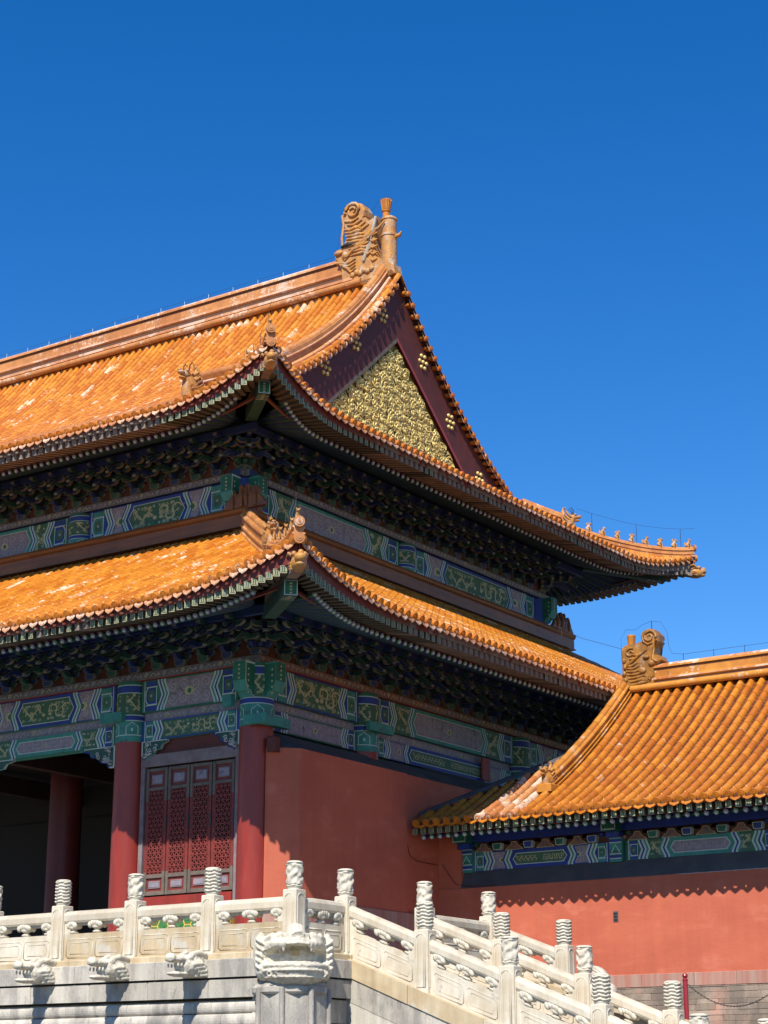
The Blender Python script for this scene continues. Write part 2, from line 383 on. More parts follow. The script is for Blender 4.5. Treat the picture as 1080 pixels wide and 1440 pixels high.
def tile_slope(mb, sl, e0, e1, pitch, dtop, mt0, mp, md, seg=.33, pan=.24, nails=(.55,), nail_m=None, r=.077, off=0.0, cap=True, ds=1.0):
    n0 = math.ceil((e0-off)/pitch); n1 = math.floor((e1-off)/pitch)
    for k in range(n0, n1+1):
        e = off+k*pitch; d0 = sl.d0(e); d1 = dtop(e); mt = mt0(e) if callable(mt0) else mt0
        if d1-d0 > .12:
            d = d0; first = True; j0 = random.random()*.05
            while d < d1-.02:
                dn = min(d1, d+seg); t = random.random()
                half_tile(mb, sl, e+random.uniform(-.004,.004), d-(.0 if first else .015), dn, r*1.065, r*.955, mt, t); d = dn; first = False
            if cap:
                out = (sl.P(e, d0)-sl.P(e, d0+.2)).normalized()
                disc_cap(mb, sl.P(e, d0, .045), out, r*1.18, mt, random.random()*.5)
            for nd in nails:
                if d0+nd < d1: 
                    c = sl.P(e, d0+nd, r*1.15); mb.lathe([(.028,-.01),(.03,.012),(.02,.036),(.0005,.046)], c, nail_m or mt, 6, .95)
        # pan between this row and the next
        em = e+pitch/2
        if em > e1+.01: continue
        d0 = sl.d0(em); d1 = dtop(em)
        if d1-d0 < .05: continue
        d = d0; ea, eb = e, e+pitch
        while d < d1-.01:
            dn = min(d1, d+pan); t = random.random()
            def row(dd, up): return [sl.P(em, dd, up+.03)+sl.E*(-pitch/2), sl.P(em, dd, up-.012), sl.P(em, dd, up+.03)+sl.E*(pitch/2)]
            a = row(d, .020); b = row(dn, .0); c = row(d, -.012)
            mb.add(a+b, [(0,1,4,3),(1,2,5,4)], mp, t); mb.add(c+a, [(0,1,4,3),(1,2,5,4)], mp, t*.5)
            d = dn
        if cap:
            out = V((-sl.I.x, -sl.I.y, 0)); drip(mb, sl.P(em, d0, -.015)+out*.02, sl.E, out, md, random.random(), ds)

def frange(a, b, st):
    n = max(1, int(round((b-a)/st))); return [a+(b-a)*i/n for i in range(n+1)]

def eave_wood(sl, e0, e1, dwall, sp=.215, weather=lambda e: 0.0, fly_l=.78, parent=None, H1=.155, DROP=.20):
    """boards, square flying rafters and round rafters below the tiles; fans out towards the corners"""
    bd = MB(); fr = MB(); rr = MB(); out0 = -sl.I
    def zt(e): return sl.z(e, sl.d0(e))
    def pt(e, dep, z):                       # point at depth dep behind the (curved) eave edge
        p = sl.B+sl.E*e+sl.I*(sl.d0(e)+dep); return V((p.x, p.y, z))
    def lim(e, dep): return min(dep, max(.1, sl.hip(e)-sl.d0(e)+.02))
    SF, SR = .20, .36
    def qm(e): return min(1, sl.q(e))
    zf = lambda e, dep: zt(e)-.02-H1-DROP*qm(e)**2+SF*dep   # top of flying rafters
    zr = lambda e, dep: zf(e, fly_l)-.145-.03+SR*(dep-fly_l)*(1-.35*qm(e))   # top of round rafters
    qr = max([.01]+[sl.q(ec+sg_*(sl.OUT-fly_l-.16)) for ec, sg_ in sl.corners])
    def angf(e): return R(43)*qm(e)**1.15*sl.sg(e)
    def angr(e): return R(44)*min(1, qm(e)/qr)**1.15*sl.sg(e)
    def dirn(ang): return (sl.I*math.cos(ang)-sl.E*math.sin(ang)).normalized()
    def hpd(e): return sl.hip(e)-sl.d0(e)
    def cut(e, ang, L): return min(L, hpd(e)/max(.1, math.cos(ang)-math.sin(abs(ang))))
    def ray(e, ang, dep, z):
        p = sl.B+sl.E*e+sl.I*sl.d0(e)+dirn(ang)*dep; return V((p.x, p.y, z))
    es = frange(e0, e1, .12)
    for i in range(len(es)-1):
        a, b = es[i], es[i+1]; t = random.random()
        mw = LIANYAN if random.random() > weather((a+b)/2) else WEATHER
        bd.add([pt(a,.07,zt(a)-.02), pt(b,.07,zt(b)-.02), pt(b,.07,zf(b,.07)), pt(a,.07,zf(a,.07)),
                pt(a,.14,zf(a,.14)), pt(b,.14,zf(b,.14))], [(0,1,2,3),(3,2,5,4)], mw, t)
        q4 = []
        for e in (a, b):
            A = angf(e); L = cut(e, A, fly_l+.14); q4.append((ray(e,A,.12,zf(e,.12)+.003), ray(e,A,max(.13,L),zf(e,L*math.cos(A))+.003)))
        bd.add([q4[0][0], q4[1][0], q4[1][1], q4[0][1]], [(0,1,2,3)], MAROON, t)
        if min(hpd(a), hpd(b)) < fly_l+.1: continue
        f1 = fly_l+.05
        bd.add([pt(a,f1,zf(a,f1)-.12), pt(b,f1,zf(b,f1)-.12), pt(b,f1,zr(b,f1)-.005), pt(a,f1,zr(a,f1)-.005), pt(a,f1+.06,zr(a,f1)-.005), pt(b,f1+.06,zr(b,f1)-.005)],
               [(0,1,2,3),(3,2,5,4)], LIANYAN, t)
        q4 = []
        for e in (a, b):
            A = angr(e); L = max(f1+.05, cut(e, A, dwall-sl.d0(e)+1.6*qm(e))); q4.append((ray(e,A,f1+.02,zr(e,f1)+.004), ray(e,A,L,zr(e,L*math.cos(A))+.004)))
        bd.add([q4[0][0], q4[1][0], q4[1][1], q4[0][1]], [(0,1,2,3)], MAROON, t)
    n = int((e1-e0)/sp)
    for i in range(n+1):
        e = e0+(i+.5)*sp
        if e > e1: break
        hp = hpd(e)
        if hp < .18: continue
        ang = angf(e); D = dirn(ang); W = V((-D.y, D.x, 0))
        def pp(dep, zz):
            p = sl.B+sl.E*e+sl.I*sl.d0(e)+D*dep; return V((p.x, p.y, zz))
        w, h = .125, .145; t = random.random()
        wt = random.random() < weather(e)
        a = pp(.10, zf(e,.10)-h); L = cut(e, ang, fly_l+.1)
        b = pp(L, zf(e, L*math.cos(ang))-h); ax = b-a; U = V((0,0,1))
        body = WEATHER if wt else FEIZI
        fr.obox(a-W*w/2, W*w, ax, U*h, body, t)
        c = a-W*w/2-D*.003
        if not wt:                                # gilt fret on the square end
            fr.add([c, c+W*w, c+W*w+U*h, c+U*h], [(0,3,2,1)], DGREEN, t)
            F_ = lambda x, y, l: c+W*x+U*y-D*l
            fr.ribbon([(.006,.006),(w-.006,.006),(w-.006,h-.006),(.006,h-.006),(.006,0)], .013, F_, GOLD)
            fr.ribbon([(.026,.03),(.026,h-.028),(w/2,h-.028),(w/2,.03),(w-.026,.03),(w-.026,h-.026)], .012, F_, GOLD)
        # round rafter
        ds = fly_l+.02; ang = angr(e); D = dirn(ang)
        if hp < ds+.02: continue
        L2 = max(ds+.2, cut(e, ang, dwall-sl.d0(e)+1.6*qm(e))); rad = .058
        A = pp(ds, zr(e, ds)-rad); B = pp(L2, zr(e, L2*math.cos(ang))-rad)
        rr.tube([A, B], rad, DGREEN if (i % 2) else DBLUE, 8, t)
        dm = DOTG if i % 2 else DOTB; ax = (A-B).normalized()
        rr.tube([A-ax*.004, A+ax*.010], [rad*1.01, rad*.9], dm, 10, t); rr.ell(A+ax*.009, (rad*.62,)*3, DOTW, 8, 5, t)
    o = bd.build('eave_board', parent); fr.build('flying_rafters', o) if fr.v else None; rr.build('round_rafters', o) if rr.v else None
    return o, zr

def hip_beam(mb, corner, diag, ztip, name=None, L=3.2, SL=.10):
    """upper beam with glazed beast sleeve at the tip, lower painted beam behind it; diag = outward unit vector, corner = tip point"""
    D = V(diag).normalized(); W = V((-D.y, D.x, 0)); U = V((0,0,1)); c = V(corner)
    def at(dep, dz): return c-D*dep+U*(dz)
    a = at(.05, -.60); b = at(L, -.60+SL*L)
    mb.obox(a+W*.11, -W*.22, b-a, U*.22, WEATHER, .4)
    for k in range(9):                         # stripes painted under the upper beam
        p = at(.12+k*.07, -.603+SL*(.12+k*.07)); mb.obox(p+W*.108, -W*.216, -D*.03+U*SL*.03, U*.003, PALE if k % 2 else WEATHER, .3)
    # lower beam
    a = at(1.05, -.81); b = at(L, -.81+SL*(L-1.05))
    mb.obox(a+W*.13, -W*.26, b-a, U*.30, DGREEN, .5)
    mb.obox(a+W*.129+D*.001, -W*.258, D*.002, U*.299, GREEN, .5)
    f = a+D*.006
    F_ = lambda x, y, l: f+W*(.13-x)+U*y+D*l
    mb.ribbon([(.012,.012),(.248,.012),(.248,.288),(.012,.288),(.012,0)], .022, F_, PALE)
    for y in (.05, .11, .17, .23): mb.ribbon([(.105, y), (.155, y)], .035, F_, GOLD)
    bt = a-U*.003
    for k in range(3):
        p = bt-D*(.10+k*.16)+U*SL*(.1+k*.16)
        mb.obox(p+W*.035, -W*.07, -D*.06+U*SL*.06, U*.003, GOLD, .5)
        mb.obox(p+W*.128-D*.08, -W*.256, -D*.02+U*SL*.02, U*.003, PALE, .5)
    return at

def beast_sleeve(mb, c, D):
    """glazed dragon-head sleeve over the hip beam end"""
    D = V(D).normalized(); W = V((-D.y, D.x, 0)); U = V((0,0,1)); c = V(c)
    A = (D, W, U)
    mb.ell(c-U*.21-D*.02, (.26,.15,.17), BEASTM, 10, 8, ax=A); mb.ell(c-U*.16+D*.20, (.13,.12,.10), BEASTM, 8, 6, ax=A)
    mb.ell(c-U*.28+D*.14, (.15,.10,.05), BEASTM, 8, 6, ax=A); mb.ell(c-U*.08+D*.24, (.06,.06,.06), BEASTM, 6, 5, ax=A)
    for s_ in (-1, 1):
        mb.ell(c-U*.06+D*.06+W*.10*s_, (.06,.05,.055), BEASTM, 6, 5, ax=A)
        mb.tube([c-U*.08-D*.02+W*.12*s_, c-U*.0-D*.14+W*.17*s_, c-U*.04-D*.25+W*.19*s_], [.04,.03,.01], BEASTM, 5)
        for k in range(3): mb.tube([c-U*(.22+.05*k)+W*.14*s_-D*.02, c-U*(.20+.05*k)+W*.17*s_-D*.2], [.03,.012], BEASTM, 5)

def hip_path(sl, ec, sg, h0, h1, n=16, up=0.0):
    return [sl.P(ec-sg*h, h, up) for h in [h0+(h1-h0)*i/n for i in range(n+1)]]

RPROF = lambda w, h: [(-w*.62,0),(-w*.62,.10*h),(-w*.45,.14*h),(-w*.45,.26*h),(-w*.56,.31*h),(-w*.56,.38*h),(-w*.40,.44*h),(-w*.40,.72*h),(-w*.54,.78*h),(-w*.5,.86*h),
                      (-w*.28,.97*h),(0,h),(w*.28,.97*h),(w*.5,.86*h),(w*.54,.78*h),(w*.40,.72*h),(w*.40,.44*h),(w*.56,.38*h),(w*.56,.31*h),(w*.45,.26*h),(w*.45,.14*h),(w*.62,.10*h),(w*.62,0)]

def figure(mb, c, D, s=1.0, kind=0):
    """small seated glazed animal on the hip; D = direction it faces"""
    D = V(D).normalized(); W = V((-D.y, D.x, 0)); U = V((0,0,1)); A = (D, W, U); c = V(c)
    P_ = lambda f, w, u: c+(D*f+W*w+U*u)*s
    mb.bbox(tuple(c-V((.11,.11,.0))*s), tuple(c+V((.11,.11,.06))*s), RIDGE, .01)
    mb.tube([P_(-.10,0,.08), P_(-.08,0,.18), P_(0,0,.30), P_(.05,0,.40)], [.10*s,.105*s,.085*s,.055*s], BEASTM, 8)
    mb.ell(P_(.08,0,.45), (.085*s,.062*s,.068*s), BEASTM, 8, 6, ax=A); mb.ell(P_(.15,0,.43), (.05*s,.04*s,.035*s), BEASTM, 6, 5, ax=A)
    for w in (-.055, .055):
        mb.tube([P_(.05,w,.28), P_(.10,w,.16), P_(.10,w,.05)], [.035*s,.028*s,.03*s], BEASTM, 6)
        mb.ell(P_(-.05,w*1.5,.12), (.09*s,.04*s,.08*s), BEASTM, 6, 5, ax=A)
        mb.tube([P_(.05,w*.8,.50), P_(.02,w*1.3,.57)], [.022*s,.006*s], BEASTM, 5)
    if kind % 3 == 0: mb.tube([P_(-.16,0,.10), P_(-.2,0,.26), P_(-.13,0,.40)], [.04*s,.05*s,.012*s], BEASTM, 5)
    elif kind % 3 == 1: mb.tube([P_(-.04,0,.34), P_(-.10,0,.46), P_(-.05,0,.56)], [.05*s,.045*s,.01*s], BEASTM, 5)
    else: mb.ell(P_(-.06,0,.40), (.10*s,.03*s,.09*s), BEASTM, 6, 5, ax=A)

def guardian(mb, c, D, s=1.0):
    """larger horned dragon head (ridge beast); D = direction it faces"""
    D = V(D).normalized(); W = V((-D.y, D.x, 0)); U = V((0,0,1)); A = (D, W, U); c = V(c)
    P_ = lambda f, w, u: c+(D*f+W*w+U*u)*s
    mb.tube([P_(-.30,0,.05), P_(-.12,0,.22), P_(.08,0,.40), P_(.16,0,.55)], [.20*s,.24*s,.21*s,.15*s], BEASTM, 10)
    mb.tube([P_(.12,0,.0), P_(.18,0,.2), P_(.14,0,.42)], [.17*s,.15*s,.13*s], BEASTM, 8)
    mb.ell(P_(.22,0,.60), (.20*s,.14*s,.13*s), BEASTM, 10, 7, ax=A); mb.ell(P_(.42,0,.62), (.15*s,.11*s,.07*s), BEASTM, 8, 6, ax=A)
    mb.ell(P_(.36,0,.47), (.16*s,.09*s,.045*s), BEASTM, 8, 6, ax=A); mb.ell(P_(.52,0,.68), (.05*s,.07*s,.05*s), BEASTM, 6, 5, ax=A)
    for w in (-1, 1):
        mb.ell(P_(.28,.11*w,.70), (.06*s,.05*s,.055*s), BEASTM, 6, 5, ax=A)
        mb.tube([P_(.18,.09*w,.72), P_(.20,.12*w,.88), P_(.10,.13*w,.99), P_(.02,.12*w,.95)], [.028*s,.02*s,.015*s,.006*s], IRON, 5)
        mb.tube([P_(.06,.14*w,.60), P_(-.10,.2*w,.72), P_(-.14,.2*w,.86)], [.07*s,.05*s,.01*s], BEASTM, 6)
        for k in range(4): mb.tube([P_(.02-.06*k,.17*w,.45-.09*k), P_(-.16-.07*k,.20*w,.60-.09*k), P_(-.22-.07*k,.17*w,.72-.08*k)], [.06*s,.045*s,.01*s], BEASTM, 5)
        for k in range(3): mb.tube([P_(.16-.05*k,.15*w,.30-.1*k), P_(-.05,.2*w,.34-.1*k), P_(-.2,.18*w,.30-.1*k)], [.03*s,.03*s,.012*s], BEASTM, 5)
    mb.tube([P_(-.16,0,.55), P_(-.24,0,.80), P_(-.18,0,.98), P_(-.10,0,1.02)], [.11*s,.10*s,.06*s,.015*s], BEASTM, 7)

# ------------------------------------------------------------------ painted beams
def frame(o, sx, n, u=(0,0,1)):
    o, sx, n, u = V(o), V(sx), V(n), V(u)
    return lambda x, y, l: o+sx*x+u*y+n*l
def prect(mb, fr, x0, y0, x1, y1, m, l): mb.add([fr(x0,y0,l), fr(x1,y0,l), fr(x1,y1,l), fr(x0,y1,l)], [(0,1,2,3)], m)
def ppoly(mb, fr, pts, m, l): mb.add([fr(x,y,l) for x, y in pts], [tuple(range(len(pts)))], m)
ZW = ((0,0),(.10,.05),(.30,.55),(.5,1),(.70,.55),(.90,.05),(1,0))
def zig(mb, fr, x, H, sgn, cols, w, amp, l):
    for k, m in enumerate(cols):
        a = [(x+sgn*(k*w+amp*q), h*H) for h, q in ZW]; b = [(x+sgn*((k+1)*w+amp*q), h*H) for h, q in ZW]
        mb.add([fr(*p, l) for p in a]+[fr(*p, l) for p in b], [(i, i+1, len(ZW)+i+1, len(ZW)+i) for i in range(len(ZW)-1)], m)
def curl(cx, cy, r, turns, a0, sg=1, n=14):
    return [(cx+r*(1-.85*i/n)*math.cos(a0+sg*turns*2*math.pi*i/n), cy+r*(1-.85*i/n)*math.sin(a0+sg*turns*2*math.pi*i/n)) for i in range(n+1)]
def dragon(mb, fr, x0, y0, x1, y1, m, l, flip=1, rng=None):
    """painted scrolling dragon: wavy body with legs, mane and clouds"""
    rng = rng or random; w, h = x1-x0, y1-y0; n = 90; ph = rng.random()*.6
    waves = max(1.0, round(w/h*.95*2)/2)
    if w < .8*h:                                 # upright dragon in a square box
        fr0 = fr; return dragon(mb, lambda x, y, l: fr0(x0+y, y0+x, l), 0, 0, h, w, m, l, flip, rng)
    body = []; ws = []
    for i in range(n+1):
        t = i/n; th = t*waves*2*math.pi+ph
        x = x0+w*(.07+.86*(t if flip > 0 else 1-t))+.13*h*math.sin(2*th)
        y = y0+h*(.5+.33*math.sin(th)); body.append((x, y)); ws.append(h*(.045+.06*math.sin(math.pi*min(1, t*1.05))**.7))
    mb.ribbon(body, ws, fr, m, l)
    hx, hy = body[-1]; ppoly(mb, fr, [(hx+h*.13*math.cos(q*1.05), hy+h*.10*math.sin(q*1.05)) for q in range(6)], m, l+.0004)
    for k in range(int(9*waves)+3):
        i = int((k+.5)/(9*waves+3)*n); px, py = body[min(i, n)]; a = rng.random()*6.28
        mb.ribbon([(px,py),(px+h*.15*math.cos(a),py+h*.15*math.sin(a)),(px+h*.22*math.cos(a+.7),py+h*.22*math.sin(a+.7))], h*.045, fr, m, l+.0007)
        mb.ribbon(curl(x0+w*rng.uniform(.06,.94), y0+h*rng.choice((.10,.88,.5)), h*.09, 1.2, a), h*.032, fr, m, l+.0003)
        mb.ribbon(curl(x0+w*rng.uniform(.04,.96), y0+h*rng.choice((.08,.92)), h*.06, 1.0, a), h*.03, fr, TEAL if k % 2 else PALE, l+.0002)
def swirls(mb, fr, x0, y0, x1, y1, m, l, flower=True):
    w, h = x1-x0, y1-y0; cx, cy = (x0+x1)/2, (y0+y1)/2; nx = max(2, int(round(w/h*2.0)))
    for i in range(nx):
        for j in (0, 1):
            x = x0+w*(i+.5)/nx; y = y0+h*(.27+.46*j); s_ = 1 if (i+j) % 2 else -1
            mb.ribbon(curl(x, y, min(h*.23, w/nx*.47), 1.5, .5*math.pi*j+i, s_, 16), h*.05, fr, m, l)
    if flower:
        r = h*.16; ppoly(mb, fr, [(cx+r*1.4*math.cos(q*.524), cy+r*math.sin(q*.524)) for q in range(12)], GOLD, l+.001)
        ppoly(mb, fr, [(cx+r*.6*math.cos(q*.785), cy+r*.6*math.sin(q*.785)) for q in range(8)], MOSS, l+.002)
def hexbox(mb, fr, x0, x1, H, c1, c2, l):
    prect(mb, fr, x0, 0, x1, H, c1, l); w = x1-x0; cx, cy = (x0+x1)/2, H/2
    def hexa(k): return [(cx-w*.5*k, cy-H*.16*k), (cx-w*.28*k, cy-H*.32*k), (cx+w*.5*k, cy-H*.32*k), (cx+w*.5*k, cy+H*.32*k), (cx-w*.28*k, cy+H*.32*k), (cx-w*.5*k, cy+H*.16*k)]
    for yy in (.02, .80):
        prect(mb, fr, x0+w*.1, H*yy, x1, H*(yy+.16), c2, l+.0008)
        mb.ribbon([(x0+w*.05, H*(yy+(.18 if yy < .5 else -.02))), (x1, H*(yy+(.18 if yy < .5 else -.02)))], .02, fr, PALE, l+.0014)
    ppoly(mb, fr, hexa(.94), PALE, l+.0016); ppoly(mb, fr, hexa(.82), c2, l+.0022); ppoly(mb, fr, hexa(.55), MOSS, l+.0028)
    r = min(w, H)*.09; ppoly(mb, fr, [(cx+r*math.cos(q*.785), cy+r*math.sin(q*.785)) for q in range(8)], LAV2, l+.0034)
def paint_beam(mb, fr, L, H, var=0, cart=True, rng=None):
    """one bay of official painting: end hoops, hexagon box, chevrons, scroll box, long cartouche, mirrored"""
    A, B = (BLUE, GREEN) if var % 2 == 0 else (GREEN, BLUE)
    A2, B2 = (BLUE, TEAL) if var % 2 == 0 else (TEAL, BLUE)
    prect(mb, fr, 0, 0, L, H, A, .002)
    e1 = .07; e2 = e1+.03; hb = e2+min(.42, .5*H); zw = .045
    x1 = hb+.02
    for sx, fl in ((0, 1), (1, -1)):
        f2 = (lambda g: (lambda x, y, l: g(x, y, l)))(fr) if fl > 0 else (lambda x, y, l: fr(L-x, y, l))
        prect(mb, f2, e1, 0, e1+.022, H, PALE, .0035)
        hexbox(mb, f2, e2, hb, H, A, B2, .0035)
        zig(mb, f2, hb, H, 1, (PALE, B2, PALE, A2, PALE), zw, .11*H/.6, .006)
    cx0 = x1+5*zw+.10*H; bw = (L-2*cx0)
    if not cart or bw < 1.5:
        a, b = hb+4.2*zw, L-hb-4.2*zw
        if var % 2 == 0: 
            prect(mb, fr, a, .03, b, H-.03, MOSS, .0035); m_ = (a+b)/2
            dragon(mb, fr, a+.1, .06, m_-.03, H-.06, GOLD, .0048, 1, rng); dragon(mb, fr, m_+.03, .06, b-.1, H-.06, GOLD, .0048, -1, rng)
        else:
            prect(mb, fr, a, .03, b, H-.03, LAV, .0035); swirls(mb, fr, a+.1, .04, b-.1, H-.04, LAV2, .0048)
        return
    bx = min(.75, bw*.2)
    for f2, k in ((fr, 0), ((lambda x, y, l: fr(L-x, y, l)), 1)):
        prect(mb, f2, hb+3*zw, .02, cx0+bx, H-.02, LAV if var % 2 == 0 else MOSS, .0035)
        if var % 2 == 0: swirls(mb, f2, cx0+.03, .03, cx0+bx-.1, H-.03, LAV2, .0048, True)
        else: dragon(mb, f2, cx0, .06, cx0+bx-.05, H-.05, GOLD, .0048, 1, rng)
        zig(mb, f2, cx0+bx, H, -1, (PALE, B2, PALE, A2), zw, .12*H/.6, .006)
    p0, p1 = cx0+bx, L-cx0-bx
    def cart_poly(g): return [(p0+g-.12*H/.6*q, g*.9+h*(H-1.8*g)) for h, q in ZW]+[(p1-g+.12*H/.6*q, g*.9+h*(H-1.8*g)) for h, q in reversed(ZW)]
    ppoly(mb, fr, cart_poly(0), A2, .0075); ppoly(mb, fr, cart_poly(.085), PALE, .0085); ppoly(mb, fr, cart_poly(.105), MOSS if var % 2 == 0 else LAV, .0095)
    m_ = (p0+p1)/2
    if var % 2 == 0:
        dragon(mb, fr, p0+.06, .14, m_-.05, H-.14, GOLD, .0105, 1, rng); dragon(mb, fr, m_+.05, .14, p1-.06, H-.14, GOLD, .0105, -1, rng)
    else: swirls(mb, fr, p0+.1, .12, p1-.1, H-.12, LAV2, .0105)
def paint_frieze(mb, fr, L, H, base=FRIEZE, l0=.002):
    prect(mb, fr, 0, 0, L, H, base, l0); x = .1; k = 0
    while x < L-.3:
        if k % 2 == 0:
            mb.ribbon(curl(x, H*.5, H*.34, 1.3, 0, 1, 10), H*.12, fr, GOLD if k % 4 else LAV2, l0+.0013); mb.ribbon([(x+.12, H*.25), (x+.2, H*.72), (x+.3, H*.3)], H*.11, fr, GOLD if k % 4 else LAV2, l0+.0013); x += .36
        else:
            r = H*.18; ppoly(mb, fr, [(x+r*math.cos(q*1.05), H*.5+r*math.sin(q*1.05)) for q in range(6)], LAV2, l0+.0015); x += .16
        k += 1

# ------------------------------------------------------------------ bracket set (local: x along the wall, -y outwards)
def bracket_mesh(c1, c2, H=.62):
    mb = MB(); dz = .15; ah = .105
    def gong(y, z, l, c):
        pr = [(-l/2+.10,0),(l/2-.10,0),(l/2-.03,.035),(l/2,.075),(l/2,ah),(-l/2,ah),(-l/2,.075),(-l/2+.03,.035)]
        mb.prism(pr, (0,y+.04,z), (1,0,0), (0,0,1), (0,-.085,0), DGOLD, c, .11, .4)
        for x in (-l/2+.045, l/2-.045): mb.box((x-.05,y-.05,z+ah+.003), (x+.05,y+.05,z+dz-.002), c2, .4)
    mb.prism([(-.10,0),(.10,0),(.14,.07),(.14,.13),(-.14,.13),(-.14,.07)], (0,.12,0), (1,0,0), (0,0,1), (0,-.26,0), DGOLD, c2, .12, .5)
    for k in range(4):
        z = .13+.0+k*dz if k else .13
        reach = (.32, .60, .86, .96)[k]
        if k in (1, 2):                       # slanting beak
            pr = [(-.15,0),(reach,0),(reach+.24,-.15),(reach+.27,-.10),(reach+.06,ah),(-.15,ah)]
        elif k == 3: pr = [(-.15,0),(reach,0),(reach+.12,.0),(reach+.16,.05),(reach+.08,ah),(-.15,ah)]
        else: pr = [(-.15,0),(reach-.1,0),(reach-.02,.03),(reach,ah),(-.15,ah)]
        mb.prism(pr, (.05,0,z), (0,-1,0), (0,0,1), (-.10,0,0), c1 if k % 2 else c2, None, 0, .5)
        if k in (1, 2):
            for x in (.053, -.053):
                mb.tube([(x, -(reach+.0), z+.004), (x, -(reach+.24), z-.15), (x, -(reach+.27), z-.10), (x, -(reach+.06), z+ah-.01)], .007, DGOLD, 3, .5, False)
            mb.box((-.045, -(reach+.29), z-.15), (.045, -(reach+.262), z-.10), PALE2, .5)
        if k == 3: mb.box((-.05, -(reach+.168), z+.01), (.05, -(reach+.155), z+.07), DGOLD, .4)
    for j, y in enumerate((0, -.30, -.58)):
        for k in range(j, 3): gong(y, .13+k*dz, (.50, .62, .56)[(k-j) % 3], c1 if (k+j) % 2 == 0 else c2)
    gong(-.86, .13+2*dz+.02, .56, c1)
    return mb

def cap_block(mb, c, dirs, z0, z1, ext, w=.34):
    """crossed beam ends over a corner column: green scalloped heads with gilt dots"""
    for D in dirs:
        D = V(D); W = V((-D.y, D.x, 0)); h = z1-z0
        pr = [(.05,0),(.20,-.02*h),(.30,.10*h),(.36,.05*h),(.46,.22*h),(.52,.20*h),(.60,.40*h),(ext,.46*h),(ext,h),(.05,h)]
        mb.prism(pr, V(c)+V((0,0,z0))+W*(w/2), D, (0,0,1), -W*w, TEAL, GREEN, .07, .5)
        mb.prism(pr, V(c)+V((0,0,z0))+W*(w/2-.01), D, (0,0,1), W*.014, PALE, GREEN, .09, .5)
        f = lambda x, y, l: V(c)+D*(ext+l)+W*x+V((0,0,z0+h*.46+y))
        prect(mb, f, -w/2+.015, .015, w/2-.015, h*.54-.015, GREEN, .003)
        for k in range(4): ppoly(mb, f, [(.03*math.cos(q), h*.07+k*h*.12+.025*math.sin(q)) for q in (0,1.05,2.1,3.14,4.19,5.24)], GOLD, .006)
        for sgn in (-1, 1):
            f2 = lambda x, y, l: V(c)+D*x+W*sgn*(w/2+.006+l)+V((0,0,z0+y))
            for k in range(5): ppoly(mb, f2, [(ext-.09+.026*math.cos(q), h*(.14+.1*0+.16*k)+.026*math.sin(q)+(h*.28 if k < 2 else 0)*0) for q in (0,1.05,2.1,3.14,4.19,5.24)], GOLD, .004)

def paint_column(mb, c, r, z0, z1):
    h = z1-z0; n = 20
    bands = [(.0,TEAL),(.10,PALE),(.115,TEAL),(.34,PALE),(.355,BLUE),(.43,PALE),(.445,MOSS),(.80,PALE),(.815,BLUE),(.93,PALE),(.945,GREEN),(1.0,GREEN)]
    for (a, m), (b, _) in zip(bands, bands[1:]): mb.lathe([(r, z0+a*h), (r, z0+b*h)], (c[0], c[1], 0), m, n)
    for k in range(5):
        q0 = k*2*math.pi/5+.4
        f = lambda x, y, l: V((c[0]+(r+l)*math.cos(q0+x/r), c[1]+(r+l)*math.sin(q0+x/r), z0+h*.46+y))
        dragon(mb, f, -.16, .02, .16, h*.32, GOLD, .004, 1)
        f = lambda x, y, l: V((c[0]+(r+l)*math.cos(q0+x/r), c[1]+(r+l)*math.sin(q0+x/r), z0+h*.12+y))
        mb.ribbon([(-.13,0),(-.13,h*.13),(0,h*.2),(.13,h*.13),(.13,0)], .02, f, PALE, .004)
        mb.ribbon([(0,h*.05),(0,h*.10)], .04, f, PALE, .004)

# ================================================================== GROUND
mb = MB(); mb.box((-400,-400,-1), (400,400,0), PAVE); structure(mb, 'ground')
mb = MB(); mb.box((5.0,.25,0.004), (40,5.675,2.60), PAVE); structure(mb, 'pavement')

# ================================================================== MAIN HALL
hall = thing('palace_hall', (0,0,ZT), 'large red and gold palace hall with two tiers of orange tiled roof', 'palace hall')
FL = Slope((1,0,0), (0,1,0), (0,-3.6,0), 10.83, (.52,.0055,0), [(3.6,1)], .80, .73, 4.2)
SL = Slope((0,1,0), (-1,0,0), (3.6,0,0), 10.83, (.52,.0055,0), [(-3.6,-1),(BACK+3.6,1)], .80, .73, 4.2)
UA = (.55,-.030,.0045)
FU = Slope((1,0,0), (0,1,0), (0,-.39,0), 16.38, UA, [(.39,1)], .96, .48, 3.3)
SU = Slope((0,1,0), (-1,0,0), (.39,0,0), 16.38, UA, [(-.39,-1),(BACK+.39,1)], .96, .48, 3.3)
BU = Slope((1,0,0), (0,-1,0), (0,BACK+.39,0), 16.38, UA, [(.39,1)], .96, .48, 3.3)
XL = -24.0
GX = -2.95           # gable board face
# ---- lower roof
mb = MB()
tile_slope(mb, FL, XL+6, 4.25, .262, lambda e: min(5.75, FL.hip(e)+.05), TILE, PAN, DRIP, nail_m=HEXY, nails=(.2,1.15,2.1), pan=.25)
tile_slope(mb, SL, -4.25, 18.0, .262, lambda e: min(5.75, SL.hip(e)+.05), TILE, PAN, DRIP, nail_m=HEXY, nails=(.2,1.15,2.1), pan=.25)
lower_roof = mb.build('lower_roof', hall)
